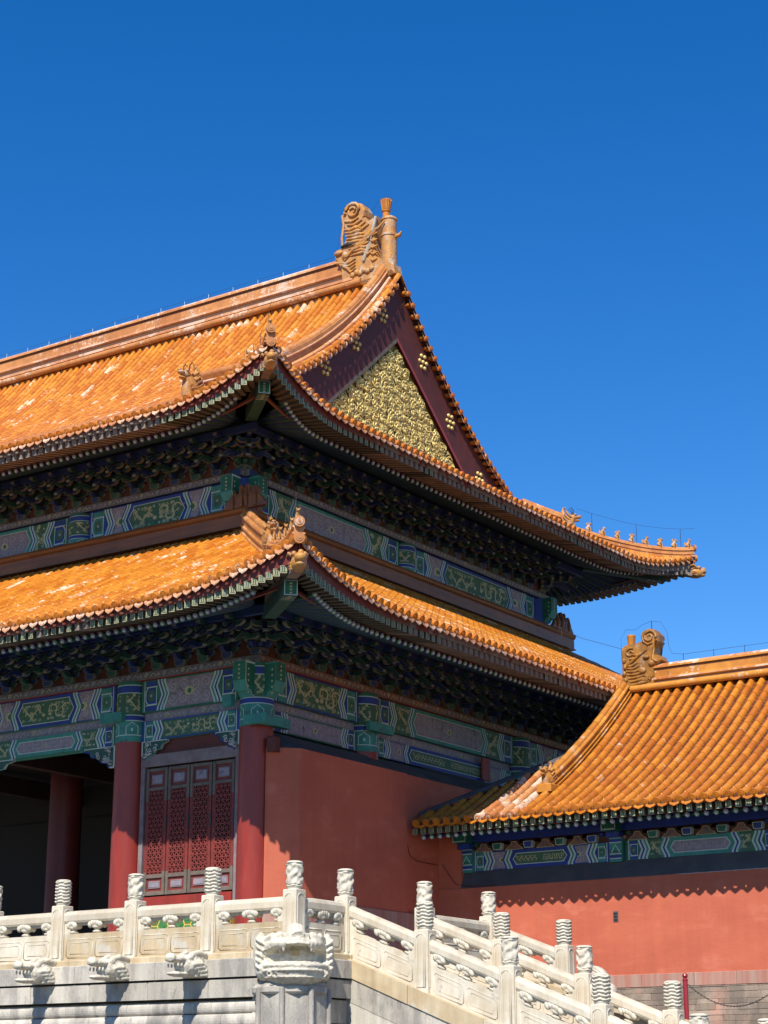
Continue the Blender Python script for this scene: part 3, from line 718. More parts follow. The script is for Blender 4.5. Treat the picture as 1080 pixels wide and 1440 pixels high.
# ---- upper roof
mb = MB()
tile_slope(mb, FU, XL, .82, .262, lambda e: 10.06 if e < -2.8 else FU.hip(e)+.05, TILE, PAN, DRIP, nail_m=HEXY, nails=(.2,1.6,3.6), pan=.27)
tile_slope(mb, SU, -.80, BACK+.8, .262, lambda e: min(.39-GX-.02, SU.hip(e)+.05), TILE, PAN, DRIP, nail_m=HEXY, nails=(.2,1.6), pan=.27)
tile_slope(mb, BU, -9.0, .82, .262, lambda e: 10.06 if e < -2.8 else BU.hip(e)+.05, TILE, PAN, DRIP, nails=(.2,), pan=.4, seg=.45)
# verge tiles pointing out of the gable
for sl, sg in ((FU, 1), (BU, -1)):
    d = 3.0
    while d < 9.95:
        a = sl.P(-3.15, d, -.02); tng = (sl.P(-3.15, d+.1)-sl.P(-3.15, d)).normalized()
        ax = V((1,0,-.10)).normalized(); t = random.random()
        mb.tube([a, a+ax*.36], .070, TILE, 8, t); disc_cap(mb, a+ax*.36, ax, .078, TILE, t*.5)
        b = a+tng*.12
        mb.tube([b-V((0,0,.09)), b+ax*.32-V((0,0,.09))], .062, TILE, 6, t*.7)
        drip(mb, b+ax*.34-V((0,0,.06)), tng if sg > 0 else -tng, (1,0,0), DRIP, random.random())
        d += .225
upper_roof = mb.build('upper_roof', hall)

# ridges of the upper roof
mb = MB(); mb.sweep([(XL+i*1.02, YM, 23.62) for i in range(int((-4.3-XL)/1.02)+1)]+[(-4.3, YM, 23.62)], (0,1,0), RPROF(.44, .83), RIDGE, [(DRIP, RIDGE, IRONB, RIDGE, DRIP, RIDGE, RIDGE, IRONB, RIDGE, DRIP, RIDGE)[min(k, 21-k) % 11] if k < 22 else RIDGE for k in range(23)])
mb.box((XL,YM-.16,23.2), (-4.3,YM+.16,23.64), RIDGE)
for sg in (-1, 1): mb.tube([(XL, YM+sg*.25, 23.49), (-4.0, YM+sg*.25, 23.49)], .105, RIDGE, 8)
mb.build('main_ridge', upper_roof)
for sl, sg in ((FU, 1), (BU, -1)):
    mb = MB(); pth = [sl.P(-3.28, d, .05) for d in frange(1.95 if sg > 0 else 2.2, 9.95, .45)]
    mb.sweep(pth, (1,0,0), [(-.15,0),(-.15,.50),(.14,.50),(.14,.36),(.11,.35),(.11,.14),(.16,.12),(.16,0)], RIDGE)
    for a, b in zip(pth, pth[1:]):
        mb.tube([a+V((-.01,0,.50)), b+V((-.01,0,.50))], [.105,.095], RIDGE, 8); mb.tube([a+V((.15,0,.06)), b+V((.15,0,.06))], [.06,.055], DRIP, 6); mb.tube([a+V((.13,0,.34)), b+V((.13,0,.34))], [.035,.035], DRIP, 6)
    mb.build('gable_ridge', upper_roof)
    mb = MB(); p = sl.P(-3.28, 1.75, .10); guardian(mb, p, (0, -sg, 0), .82); mb.build('guardian_beast', upper_roof)
def finial(mb, sil, y, th, sc, m, flip=1):
    """owl-tail ridge finial: thick outline with bevelled rim, scroll, mane, eye"""
    cx = sum(p[0] for p in sil)/len(sil); cz = sum(p[1] for p in sil)/len(sil)
    n = len(sil); ins = [(cx+(x-cx)*.93, cz+(z-cz)*.93) for x, z in sil]
    rows = [(ins, -th/2), (sil, -th/2+.06), (sil, th/2-.06), (ins, th/2)]
    vs = [(x, y+o, z) for q, o in rows for x, z in q]
    F = [(r*n+i, r*n+(i+1)%n, (r+1)*n+(i+1)%n, (r+1)*n+i) for r in range(3) for i in range(n)]
    mb.add(vs, F+[tuple(reversed(range(n)))]+[tuple(range(3*n, 4*n))], m)
SIL = [(-4.75,24.09),(-4.97,24.4),(-4.95,24.64),(-4.74,24.66),(-4.67,24.96),(-4.76,25.39),(-4.83,25.66),(-4.83,25.83),(-4.75,26.0),(-4.57,26.06),(-4.37,26.03),(-4.17,25.94),(-4.05,25.73),(-4.06,25.55),(-4.12,25.5),(-3.9,25.47),(-3.81,25.33),(-3.62,25.36),(-3.50,25.40),(-3.52,25.0),(-3.56,24.5),(-3.5,24.1),(-3.2,23.9),(-2.95,23.8),(-2.9,23.5),(-3.6,23.4),(-4.7,23.4)]
SIL = [(x+.13 if z > 24.8 and x < -3.95 else x, z) for x, z in SIL]
mb = MB(); finial(mb, SIL, YM, .50, 1, BEASTM)
for sg in (-1, 1):
    y = YM+sg*.27
    mb.tube([(-4.30+.28*(1-.8*i/20)*math.cos(3.3-i*.55), y, 25.76+.26*(1-.8*i/20)*math.sin(3.3-i*.55)) for i in range(21)], [.06-.0015*i for i in range(21)], BEASTM, 6)
    for k in range(5):
        a = (-3.2-.16*k, 25.15-.10*k); mb.tube([(a[0]-.75, y, a[1]-.40-.02*k), (a[0]-.45, y, a[1]-.22), (a[0]-.2, y, a[1]-.18), (a[0], y, a[1])], [.03,.055,.05,.02], BEASTM, 6)
    mb.tube([(-3.50,y,25.36), (-3.58,y,24.95), (-3.74,y,24.5), (-3.92,y,24.1)], [.05,.06,.06,.05], MARBLEG, 6)
    mb.ell((-4.55,y,24.42), (.13,.08,.12), BEASTM); mb.ell((-4.80,y,24.55), (.16,.07,.08), BEASTM)
    mb.tube([(-4.7,y,24.72), (-4.45,y,24.75), (-4.15,y,24.68)], [.04,.07,.02], IRON, 6)
    for k in range(4): mb.tube([(-4.85+.12*k,y,24.25-.08*k), (-4.5+.05*k,y,24.15-.1*k), (-4.2,y,24.25-.1*k)], [.05,.05,.02], BEASTM, 6)
    for k in range(4): mb.tube([(-4.6+.1*k,y,25.5-.14*k), (-4.35+.1*k,y,25.42-.12*k), (-4.1+.12*k,y,25.5-.1*k)], [.03,.045,.02], BEASTM, 6)
for sg in (-1, 1):
    y = YM+sg*.26
    for k in range(9): mb.tube([(-4.62+.03*k,y,25.25-.11*k), (-4.40+.06*k,y,25.17-.10*k), (-4.18+.05*k,y,25.22-.12*k), (-4.0+.05*k,y,25.15-.10*k)], [.02,.055,.06,.02], BEASTM, 6)
    for k in range(6): mb.ell((-4.3+.13*k,y,23.75+.05*(k%2)), (.10,.06,.09), BEASTM, 8, 6)
    for k in range(5): mb.tube([(-3.75+.02*k,y,24.9-.2*k), (-3.6,y,24.82-.2*k), (-3.45,y,24.86-.2*k)], [.02,.05,.02], BEASTM, 6)
    mb.tube([(-4.68,y,25.7),(-4.62,y,25.4),(-4.68,y,25.0),(-4.66,y,24.75)], .045, BEASTM, 6)
mb.tube([(-3.2,YM,24.7),(-2.86,YM,24.72),(-2.80,YM,24.82)], [.07,.06,.02], BEASTM, 6)
mb.lathe([(.23,23.5),(.225,24.72),(.25,24.74),(.25,24.80),(.215,24.83),(.215,25.22),(.24,25.25),(.22,25.32),(.14,25.37)], (-3.22,YM,0), BEASTM, 14)
owl = mb.build('ridge_finial', upper_roof)
mb = MB(); mb.lathe([(.10,25.36),(.105,25.52),(.13,25.56),(.11,25.60),(.155,25.90),(.14,25.93),(.02,25.94)], (-3.32,YM,0), TILE2, 14)
for k in range(14): mb.tube([(-3.32+.11*math.cos(k*.449),YM+.11*math.sin(k*.449),25.60), (-3.32+.158*math.cos(k*.449),YM+.158*math.sin(k*.449),25.92)], .017, RIDGE2, 4)
mb.build('finial_handle', upper_roof)

mb = MB(); pts = [(x, YM, 24.62) for x in frange(XL, -5.1, .95)]
mb.tube(pts+[(-5.0,YM,24.95),(-4.95,YM,25.6),(-4.8,YM,26.08),(-4.5,YM,26.18),(-4.1,YM,26.02),(-3.8,YM,25.75),(-3.55,YM,26.0),(-3.3,YM,26.08),(-3.05,YM,25.9),(-2.95,YM,25.5)], .004, IRON, 4)
for p in pts: mb.tube([p, (p[0],p[1],24.42)], .009, PALE, 4)
mb.build('lightning_wire', upper_roof)
# hip ridges with their rows of figures
def hip_ridge(sl, ec, sg, OUT, hin, hbig, nfig, parent, name, wire=True):
    D = (sl.E*sg-sl.I).normalized(); W = V((-D.y, D.x, 0))
    mb = MB(); a = hip_path(sl, ec, sg, -OUT+.06, hbig, 12, .03); b = hip_path(sl, ec, sg, hbig, hin, 8, .03)
    mb.sweep(a, W, RPROF(.22, .27), RIDGE); mb.sweep(b, W, RPROF(.27, .52), RIDGE)
    for p, q in zip(a, a[1:]): mb.tube([p+V((0,0,.27)), q+V((0,0,.27))], [.072,.066], RIDGE, 8)
    for p, q in zip(b, b[1:]): mb.tube([p+V((0,0,.52)), q+V((0,0,.52))], [.09,.082], RIDGE, 8)
    disc_cap(mb, a[0]+V((0,0,.30))+D*.03, D, .105, RIDGE, .3, 14); disc_cap(mb, a[0]+V((0,0,-.02))+D*.05, D, .105, RIDGE, .3, 14)
    rd = mb.build(name, parent)
    n = nfig
    for i in range(n):
        h = -OUT+.16+(hbig-.55-(-OUT+.16))*i/max(1, n-1); p = sl.P(ec-sg*h, h, .33)
        m2 = MB(); figure(m2, p, D, .56, i); m2.build('ridge_figure', parent)
    m2 = MB(); guardian(m2, sl.P(ec-sg*hbig, hbig, .10)+D*.15, D, .72); m2.build('guardian_beast', parent)
    if wire:
        m2 = MB(); pts = [sl.P(ec-sg*h, h, .33+.62) for h in frange(-OUT+.0, hbig-.3, .35)]
        m2.tube(pts, .004, IRON, 4)
        for p in pts[1::3]: m2.tube([p, p-V((0,0,.62))], .008, IRON, 4)
        m2.build('lightning_wire', parent)
    return D
hip_ridge(FU, .39, 1, .48, 3.35, 2.55, 7, upper_roof, 'hip_ridge')
hip_ridge(BU, .39, 1, .48, 3.35, 2.45, 8, upper_roof, 'hip_ridge')
hip_ridge(FL, 3.6, 1, .73, 5.6, 2.35, 5, lower_roof, 'hip_ridge')

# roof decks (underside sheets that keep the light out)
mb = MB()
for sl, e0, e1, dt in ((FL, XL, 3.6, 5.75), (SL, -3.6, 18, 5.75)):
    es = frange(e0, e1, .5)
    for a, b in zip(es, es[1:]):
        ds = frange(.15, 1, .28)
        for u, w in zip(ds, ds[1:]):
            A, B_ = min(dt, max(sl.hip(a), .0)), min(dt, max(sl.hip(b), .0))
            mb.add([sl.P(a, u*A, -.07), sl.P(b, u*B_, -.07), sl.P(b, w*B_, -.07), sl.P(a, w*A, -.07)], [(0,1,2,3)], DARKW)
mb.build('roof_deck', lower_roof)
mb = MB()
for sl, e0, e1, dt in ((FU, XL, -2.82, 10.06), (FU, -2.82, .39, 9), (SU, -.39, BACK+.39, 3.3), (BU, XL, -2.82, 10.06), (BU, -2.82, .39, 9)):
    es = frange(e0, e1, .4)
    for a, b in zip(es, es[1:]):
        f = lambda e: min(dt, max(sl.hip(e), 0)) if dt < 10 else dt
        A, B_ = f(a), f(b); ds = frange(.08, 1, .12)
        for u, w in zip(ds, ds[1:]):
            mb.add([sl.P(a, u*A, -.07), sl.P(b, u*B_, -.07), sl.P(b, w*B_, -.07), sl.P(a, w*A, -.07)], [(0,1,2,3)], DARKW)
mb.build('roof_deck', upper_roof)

# eave woodwork
wl = lambda e: .85 if e < -3.2 else (.25 if e < -2 else 0)
eave_wood(FL, XL+8, 4.28, 3.75, parent=lower_roof, weather=lambda e: .35 if e < -1.5 else .0)
eave_wood(SL, -4.28, 18, 3.75, parent=lower_roof, weather=lambda e: .9 if e > 1.6 else (.5 if e > .4 else 0))
eave_wood(FU, XL, .85, 3.25, parent=upper_roof, weather=lambda e: .95 if e < -2.9 else (.3 if e < -2.2 else 0))
eave_wood(SU, -.85, BACK+.85, 3.25, parent=upper_roof, weather=lambda e: .8 if e > 4 else 0)
eave_wood(BU, -9, .85, 3.25, parent=upper_roof, weather=lambda e: .8)
for sl, ec, sg, OUT, par, L in ((FL, 3.6, 1, .73, lower_roof, 4.2), (FU, .39, 1, .48, upper_roof, 3.6), (BU, .39, 1, .48, upper_roof, 3.6)):
    D = (sl.E*sg-sl.I).normalized(); tip = sl.P(ec+sg*OUT, -OUT)
    mb = MB(); hip_beam(mb, tip, D, 0, L=L); hb_ = mb.build('hip_beam', par)
    m2 = MB(); beast_sleeve(m2, tip-D*.02+V((0,0,-.25)), D); m2.build('beast_sleeve', par)

# ---- gable
mb = MB()
zs = lambda y: 21.62-.887*abs(y-YM)
for sl, sg in ((FU, 1), (BU, -1)):
    ds = frange(2.2, 10.06, .3)
    for a, b in zip(ds, ds[1:]):
        pa, pb = sl.P(GX, a, -.10), sl.P(GX, b, -.10)
        la, lb = max(17.55, zs(pa.y)), max(17.55, zs(pb.y))
        if pa.z <= la+.02: continue
        q = [(GX,pa.y,la),(GX,pb.y,lb),(GX,pb.y,pb.z),(GX,pa.y,pa.z)]; r_ = [(x-.30,y,z) for x, y, z in q]
        mb.add(q, [(0,1,2,3)], MAROON, .5)
        mb.add([q[0],q[1],r_[1],r_[0]], [(0,1,2,3)], MAROON, .8)
    # trim along the relief triangle
    y1 = YM-sg*4.55; w = .10
    mb.add([(GX+.006,YM,21.62),(GX+.006,y1,zs(y1)),(GX+.006,y1,zs(y1)-w*1.35),(GX+.006,YM,21.62-w*1.35)], [(0,1,2,3)], FRAMEG if sg > 0 else REDP, .2)
gable = mb.build('gable_board', hall)
mb = MB(); GP = GX-.17
mb.add([(GP,YM,21.62),(GP,YM-4.6,21.62-4.08),(GP,YM+4.6,21.62-4.08)], [(0,1,2)], GOLDB)
rg = random.Random(3)
fr = lambda y, z: V((GP+.02, y, z))
def inside(y, z, m_=.12): return z < zs(y)-m_ and z > 17.9
cnt = 0
while cnt < 160:
    y = YM+rg.uniform(-4.3, 4.3); z = rg.uniform(17.9, 21.5)
    if not inside(y, z, .22): continue
    cnt += 1; a = rg.uniform(0, 6.28); k = rg.choice((-1, 1)); r0 = rg.uniform(.10, .22); pts = []; n = 9
    for i in range(n):
        th = a+k*i*.5; r_ = r0*(1-.07*i); pts.append(V((GP+.03+.05*math.sin(i*.7+a)**2, y+r_*math.cos(th), z+r_*math.sin(th)*1.1)))
    pts = [p for p in pts if inside(p.y, p.z, .10)]
    if len(pts) > 3: mb.tube(pts, [.016+.022*math.sin(math.pi*(i+.5)/len(pts)) for i in range(len(pts))], GOLDR, 6)
def knot(cy, cz, sc, ph):                                   # looping ribbons: interlaced rosettes
    for lay, (p_, q_, r_) in enumerate(((2,3,1.0),(3,4,.72),(1,2,.5))):
        pts = []
        for i in range(73):
            t = i/72*2*math.pi; rr2 = sc*r_*(.62+.38*math.cos(q_*t+ph))
            pts.append(V((GP+.075+.02*math.sin(q_*t*2)+.012*lay, cy+rr2*math.cos(p_*t+ph), cz+rr2*math.sin(p_*t+ph))))
        run = []
        for p in pts+[None]:
            if p is not None and inside(p.y, p.z, .08): run.append(p)
            else:
                if len(run) > 3: mb.tube(run, .024, GOLDR, 6)
                run = []
for j in range(10):
    z = 21.02-.33*j; half = (21.62-z)/.887-.26; n = max(1, int(half*2/.37))
    for i in range(n): knot(YM+(i-(n-1)/2)*.37+rg.uniform(-.05,.05), z+rg.uniform(-.05,.05), rg.uniform(.21,.29), rg.uniform(0,6))
mb.build('gilded_relief', gable)
def studs(y, z):
    mb = MB()
    for k in range(7):
        a = k*math.pi/3; r_ = 0 if k == 6 else .17
        mb.ell((GX+.012, y+r_*math.cos(a), z+r_*math.sin(a)*1.15), (.05,.062,.062), GOLDR, 8, 6)
    mb.build('stud_cluster', gable)
for y, z in ((8.94,22.05),(7.66,20.80),(6.30,19.65),(10.95,21.30),(12.35,19.92),(13.9,18.6)): studs(y, z)

# ---- walls behind the beams, interiors
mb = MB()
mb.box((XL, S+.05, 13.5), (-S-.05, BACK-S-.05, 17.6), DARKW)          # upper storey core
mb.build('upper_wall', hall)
mb = MB()
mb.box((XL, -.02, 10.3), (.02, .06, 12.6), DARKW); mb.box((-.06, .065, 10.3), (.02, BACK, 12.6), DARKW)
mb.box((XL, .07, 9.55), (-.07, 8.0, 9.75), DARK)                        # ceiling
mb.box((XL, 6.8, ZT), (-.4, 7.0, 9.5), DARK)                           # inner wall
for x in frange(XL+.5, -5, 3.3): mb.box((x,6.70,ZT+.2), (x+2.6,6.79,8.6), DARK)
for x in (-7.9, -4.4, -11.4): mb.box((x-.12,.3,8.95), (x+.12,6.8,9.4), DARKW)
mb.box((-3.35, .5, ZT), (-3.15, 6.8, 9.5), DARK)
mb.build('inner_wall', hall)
# ---- columns
def column(x, y, r=.36, painted=True, m=COLRED, z1=8.87):
    mb = MB(); mb.lathe([(r*1.35,0),(r*1.3,.12),(r*1.04,.2)], (x,y,ZT), MARBLEG, 20); mb.lathe([(r*1.03,.15),(r*1.02,2),(r*.99,z1-ZT)], (x,y,ZT), m, 24)
    o = mb.build('column', hall)
    if painted:
        mb = MB(); paint_column(mb, (x,y), r*1.005, z1, 10.2); mb.build('painted_collar', o)
for x in (0, -3.47, -8.5, -13.5): column(x, 0)
for y in (3.86, 10.66): column(0, y)
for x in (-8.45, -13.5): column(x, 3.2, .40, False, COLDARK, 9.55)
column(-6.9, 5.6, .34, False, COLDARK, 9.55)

# ---- lower beams
def beam_run(parent, o, sx, n, spans, zs_, var0, frz, nm='painted_beam', cart=(1,1,1,1,1)):
    """zs_: list of (z0, z1, depth, kind)"""
    for i, (a, b) in enumerate(spans):
        for j, (z0, z1, dep, kind) in enumerate(zs_):
            mb = MB(); O_ = V(o)+V(sx)*a+V(n)*dep; L = b-a
            mb.obox(V((O_.x,O_.y,z0))-V(n)*.30, V(sx)*L, V(n)*.30, V((0,0,z1-z0)), GREEN if kind == 'b' else REDP, .5) if V(sx).cross(V(n)).z > 0 else \
            mb.obox(V((O_.x,O_.y,z0)), V(sx)*L, -V(n)*.30, V((0,0,z1-z0)), GREEN if kind == 'b' else REDP, .5)
            fr = frame((O_.x,O_.y,z0), sx, n); rng = random.Random(i*7+j)
            if kind == 'b':
                paint_beam(mb, fr, L, z1-z0, var0+i+(1 if j else 0), cart[i % len(cart)], rng)
                mb.add([fr(0,0,.0)-V(n)*.299-V((0,0,.003)), fr(L,0,0)-V(n)*.299-V((0,0,.003)), fr(L,0,0)-V((0,0,.003)), fr(0,0,0)-V((0,0,.003))], [(0,1,2,3)], TEAL)
            else: paint_frieze(mb, fr, L, z1-z0, LAV if kind == 'p' else frz)
            mb.build(nm if kind == 'b' else ('beam_plank' if kind == 'p' else 'painted_frieze'), parent)
ZB = [(8.87,9.30,.10,'b'), (9.302,9.50,.03,'p'), (9.502,10.19,.15,'b')]
beam_run(hall, (0,0,0), (1,0,0), (0,-1,0), [(-3.09,-.38)], ZB, 0, FRIEZE, cart=(0,))
beam_run(hall, (0,0,0), (1,0,0), (0,-1,0), [(-8.12,-3.85),(-13.1,-8.9)], ZB, 1, FRIEZE)
beam_run(hall, (0,0,0), (0,1,0), (1,0,0), [(.38,3.48)], ZB, 1, ORNG, cart=(0,))
beam_run(hall, (0,0,0), (0,1,0), (1,0,0), [(4.24,10.28),(11.04,17.0)], ZB, 0, ORNG)
for o, sx, n, L, f in (((XL+8,0,0),(1,0,0),(0,-1,0),-XL-8+.25,FRIEZE), ((0,-.25,0),(0,1,0),(1,0,0),18.0,ORNG)):
    mb = MB(); fr = frame((V(o)+V(n)*.25)+V((0,0,10.205)), sx, n); 
    p0 = V(o)+V((0,0,10.205))
    mb.obox(p0-V(n)*.1, V(sx)*L, V(n)*.35, V((0,0,.165)), REDP, .3) if V(sx).cross(V(n)).z > 0 else mb.obox(p0+V(n)*.25, V(sx)*L, -V(n)*.35, V((0,0,.165)), REDP, .3)
    paint_frieze(mb, fr, L, .165, f); mb.build('painted_frieze', hall)
mb = MB(); cap_block(mb, (0,0,0), [(0,-1,0),(1,0,0)], 9.42, 10.19, .62)
mb.build('corner_cap', hall)
# small beam noses on the column faces
for q0, q1 in (((-4.02,-.48,9.31),(-3.37,-.33,9.52)), ((-9.05,-.48,9.31),(-8.4,-.33,9.52)), ((.38,3.45,9.31),(.50,4.4,9.52)), ((.05,-.52,8.86),(.62,-.36,9.06)), ((.36,-.355,8.86),(.52,.5,9.06)), ((-.55,-.5,9.3),(-.3,-.36,9.55))):
    mb = MB(); mb.bbox(q0, q1, TEAL, .01); mb.build('beam_nose', hall)
# ---- upper beams
ZU = [(14.70,15.51,.0,'b')]
US = S-.15
beam_run(hall, (0,US,0), (1,0,0), (0,-1,0), [(-7.5,-3.05),(-12.7,-8.2),(-18,-13.4)], ZU, 0, FRIEZE)
beam_run(hall, (-US,0,0), (0,1,0), (1,0,0), [(3.05,9.15),(9.85,16.3)], ZU, 1, FRIEZE)
for o, sx, n, L in (((XL,US+.12,0),(1,0,0),(0,-1,0),-XL-S+.4), ((-US-.12,S-.4,0),(0,1,0),(1,0,0),14.8)):
    mb = MB(); p0 = V(o)+V((0,0,15.525)); fr = frame(p0+V(n)*.22, sx, n)
    mb.obox(p0-V(n)*.1, V(sx)*L, V(n)*.32, V((0,0,.165)), DBLUE, .3) if V(sx).cross(V(n)).z > 0 else mb.obox(p0+V(n)*.22, V(sx)*L, -V(n)*.32, V((0,0,.165)), DBLUE, .3)
    paint_frieze(mb, fr, L, .165, FRIEZE); mb.build('painted_frieze', hall)
for x, y in ((-7.85, S), (-S, 9.5), (-13.05, S)):
    mb = MB(); paint_column(mb, (x,y), .36, 14.5, 15.5); mb.build('painted_collar', hall)
for x, y in ((-S, S), (-S, BACK-S)):
    mb = MB(); mb.lathe([(.36,14.3),(.36,15.5)], (x,y,0), BLUE, 20)
    cap_block(mb, (x,y,0), [(0,-1,0),(1,0,0)] if y < 5 else [(0,1,0),(1,0,0)], 14.75, 15.51, .62); mb.build('corner_cap', hall)

# ---- bracket sets
bm1 = bracket_mesh(DBLUE, DGREEN).build('bracket_set', hall, (0,0,0)); bm2 = bracket_mesh(DGREEN, DBLUE).build('bracket_set', hall, (0,0,0))
first = {1: True, 2: True}
def put(k, loc, rz):
    src = bm1 if k % 2 else bm2
    if first[1 if k % 2 else 2]:
        first[1 if k % 2 else 2] = False; src.location = V(loc)-ORG[hall.name]; src.rotation_euler = (0,0,rz); ORG[src.name] = V(loc); return
    inst(src, hall, loc, rz)
k = 0
for i in range(14): put(i, (-.62-.655*i, -.15, 10.385), 0)
for i in range(22): put(i+1, (.15, .62+.655*i, 10.385), math.pi/2)
for i in range(18): put(i, (-S-.6-.65*i, US, 15.70), 0)
for i in range(20): put(i+1, (-US, S+.6+.66*i, 15.70), math.pi/2)
for i in range(5): put(i, (-S-.6-.65*i, BACK-US, 15.70), math.pi)
put(0, (.05,-.05,10.385), math.pi/4); put(1, (-US-.05,US+.05,15.70), math.pi/4); put(1, (-US-.05,BACK-US-.05,15.70), math.pi*3/4)
for c, k in (((.15,-.15,10.385), 0), ((-US,US,15.70), 1)):            # the two straight sets at each corner
    put(k, c, 0); put(k, c, math.pi/2)
mb = MB()                                                            # eave purlins and the panels between the sets
mb.box((XL+8,-1.10,10.99), (1.05,-.98,11.16), DBLUE); mb.box((.98,-.975,10.99), (1.10,18,11.16), DBLUE)
mb.box((XL,1.62,16.30), (-1.5,1.74,16.46), DBLUE); mb.box((-1.74,1.745,16.30), (-1.62,BACK-1.7,16.46), DBLUE)
mb.box((XL+8,-.145,10.372), (.12,-.02,11.3), REDPANEL); mb.box((.02,-.0,10.372), (.145,18,11.3), REDPANEL)
mb.box((XL,US+.005,15.69), (-US-.12,US+.09,16.6), REDPANEL); mb.box((-US-.09,US+.1,15.69), (-US-.005,BACK-S,16.6), REDPANEL)
mb.build('bracket_panel', hall)

# ---- glazed brown ridge course round the foot of the upper storey
mb = MB(); WC = [(-.14,-.16),(-.14,.13),(.10,.14),(.10,.17),(.04,.19)] + [(.04,.46),(.09,.50),(.12,.56),(.09,.62),(0,.66),(-.35,.66),(-.35,-.16)]; _old = [(.10,.06),(.10,.10),(.04,.13),(.04,.46),(.09,.50),(.12,.56),(.09,.62),(0,.66),(-.35,.66),(-.35,-.10)]
K = S-.45
for i in range(14):
    x0 = XL+8+i*(-K-(XL+8))/14; x1 = XL+8+(i+1)*(-K-(XL+8))/14
    mb.sweep([(x0,K,14.05),(x1+(.12 if i == 13 else -.004),K,14.05)], (0,-1,0), WC, GLAZEBROWN)
for i in range(14):
    y0 = K+.02+i*(18.0-K)/14; y1 = K+.02+(i+1)*(18.0-K)/14
    mb.sweep([(-K,y0,14.051),(-K,y1-.004,14.051)], (1,0,0), WC, GLAZEBROWN)
wc = mb.build('glazed_ridge_course', hall)
def corner_dragons(x, y, dirs):
    mb = MB()
    for D in dirs:
        D = V(D); W = V((-D.y, D.x, 0)); o = V((x,y,14.62))
        pr = [(-.60,0),(.0,0),(.03,.30),(-.02,.52),(-.09,.60),(-.15,.55),(-.15,.40),(-.22,.34),(-.27,.46),(-.33,.52),(-.40,.46),(-.41,.30),(-.50,.22),(-.60,.10)]
        mb.prism(pr, o+W*.06, D, (0,0,1), -W*.12, GLAZEBROWN, None, 0, .5)
        for sg in (-1, 1):
            mb.tube([o+D*-.08+W*.06*sg+V((0,0,.05)), o+D*-.06+W*.08*sg+V((0,0,.3)), o+D*-.09+W*.05*sg+V((0,0,.58))], [.05,.06,.02], GLAZEBROWN, 6)
            mb.tube([o+D*-.34+W*.06*sg+V((0,0,.02)), o+D*-.33+W*.08*sg+V((0,0,.25)), o+D*-.34+W*.05*sg+V((0,0,.48))], [.05,.055,.02], GLAZEBROWN, 6)
    mb.build('corner_finial', wc)
corner_dragons(-K+.03, K-.03, [(0,-1,0),(1,0,0),(-1,0,0)]); corner_dragons(-K, 17.35, [(0,1,0),(0,-1,0)])

# ---- red side wall with chamfered end, grey coping, faded plinth
XW = .90
mb = MB()
pl = [(.36,-.13),(.42,-.13),(XW,.34),(XW,4.32),(XW-.07,4.34),(XW-.07,18),(.0,18),(.0,.30),(.36,.0)]
mb.prism(pl, (0,0,5.33), (1,0,0), (0,1,0), (0,0,8.40-5.33), PLASTER, None, 0, .5)
pl2 = [(.36,-.15),(.43,-.15),(XW+.03,.33),(XW+.03,5.67),(.0,5.67),(.0,.30),(.36,.0)]
mb.prism(pl2, (0,0,ZT), (1,0,0), (0,1,0), (0,0,5.325-ZT), PLINTHRED, None, 0, .5)
side_wall = mb.build('side_wall', hall)
mb = MB()
c0 = [(.42,-.12,8.402),(XW-.01,.345,8.402),(XW-.01,4.33,8.402),(XW-.08,4.34,8.402),(XW-.08,18,8.402)]; c1 = [(.19,.0,8.80),(.19,.45,8.80),(.19,4.33,8.80),(.19,4.34,8.80),(.19,18,8.80)]
mb.add(c0+c1, [(0,1,6,5),(1,2,7,6),(2,3,8,7),(3,4,9,8)], GREYC, .5)
mb.bbox((.40,-.18,8.30), (.62,.03,8.62), MAROON, .02)
mb.build('wall_coping', side_wall)
mb = MB(); mb.tube([(XW-.05,4.35,8.40),(XW-.05,4.37,6.9),(XW-.05,4.5,6.6),(XW-.05,4.8,6.5),(XW-.05,5.6,6.5)], .007, MAROON, 5)
mb.build('lightning_cable', side_wall)
mb = MB(); mb.box((.155,8.7,8.9), (.20,9.05,9.45), REDP); mb.build('red_beam_patch', hall)
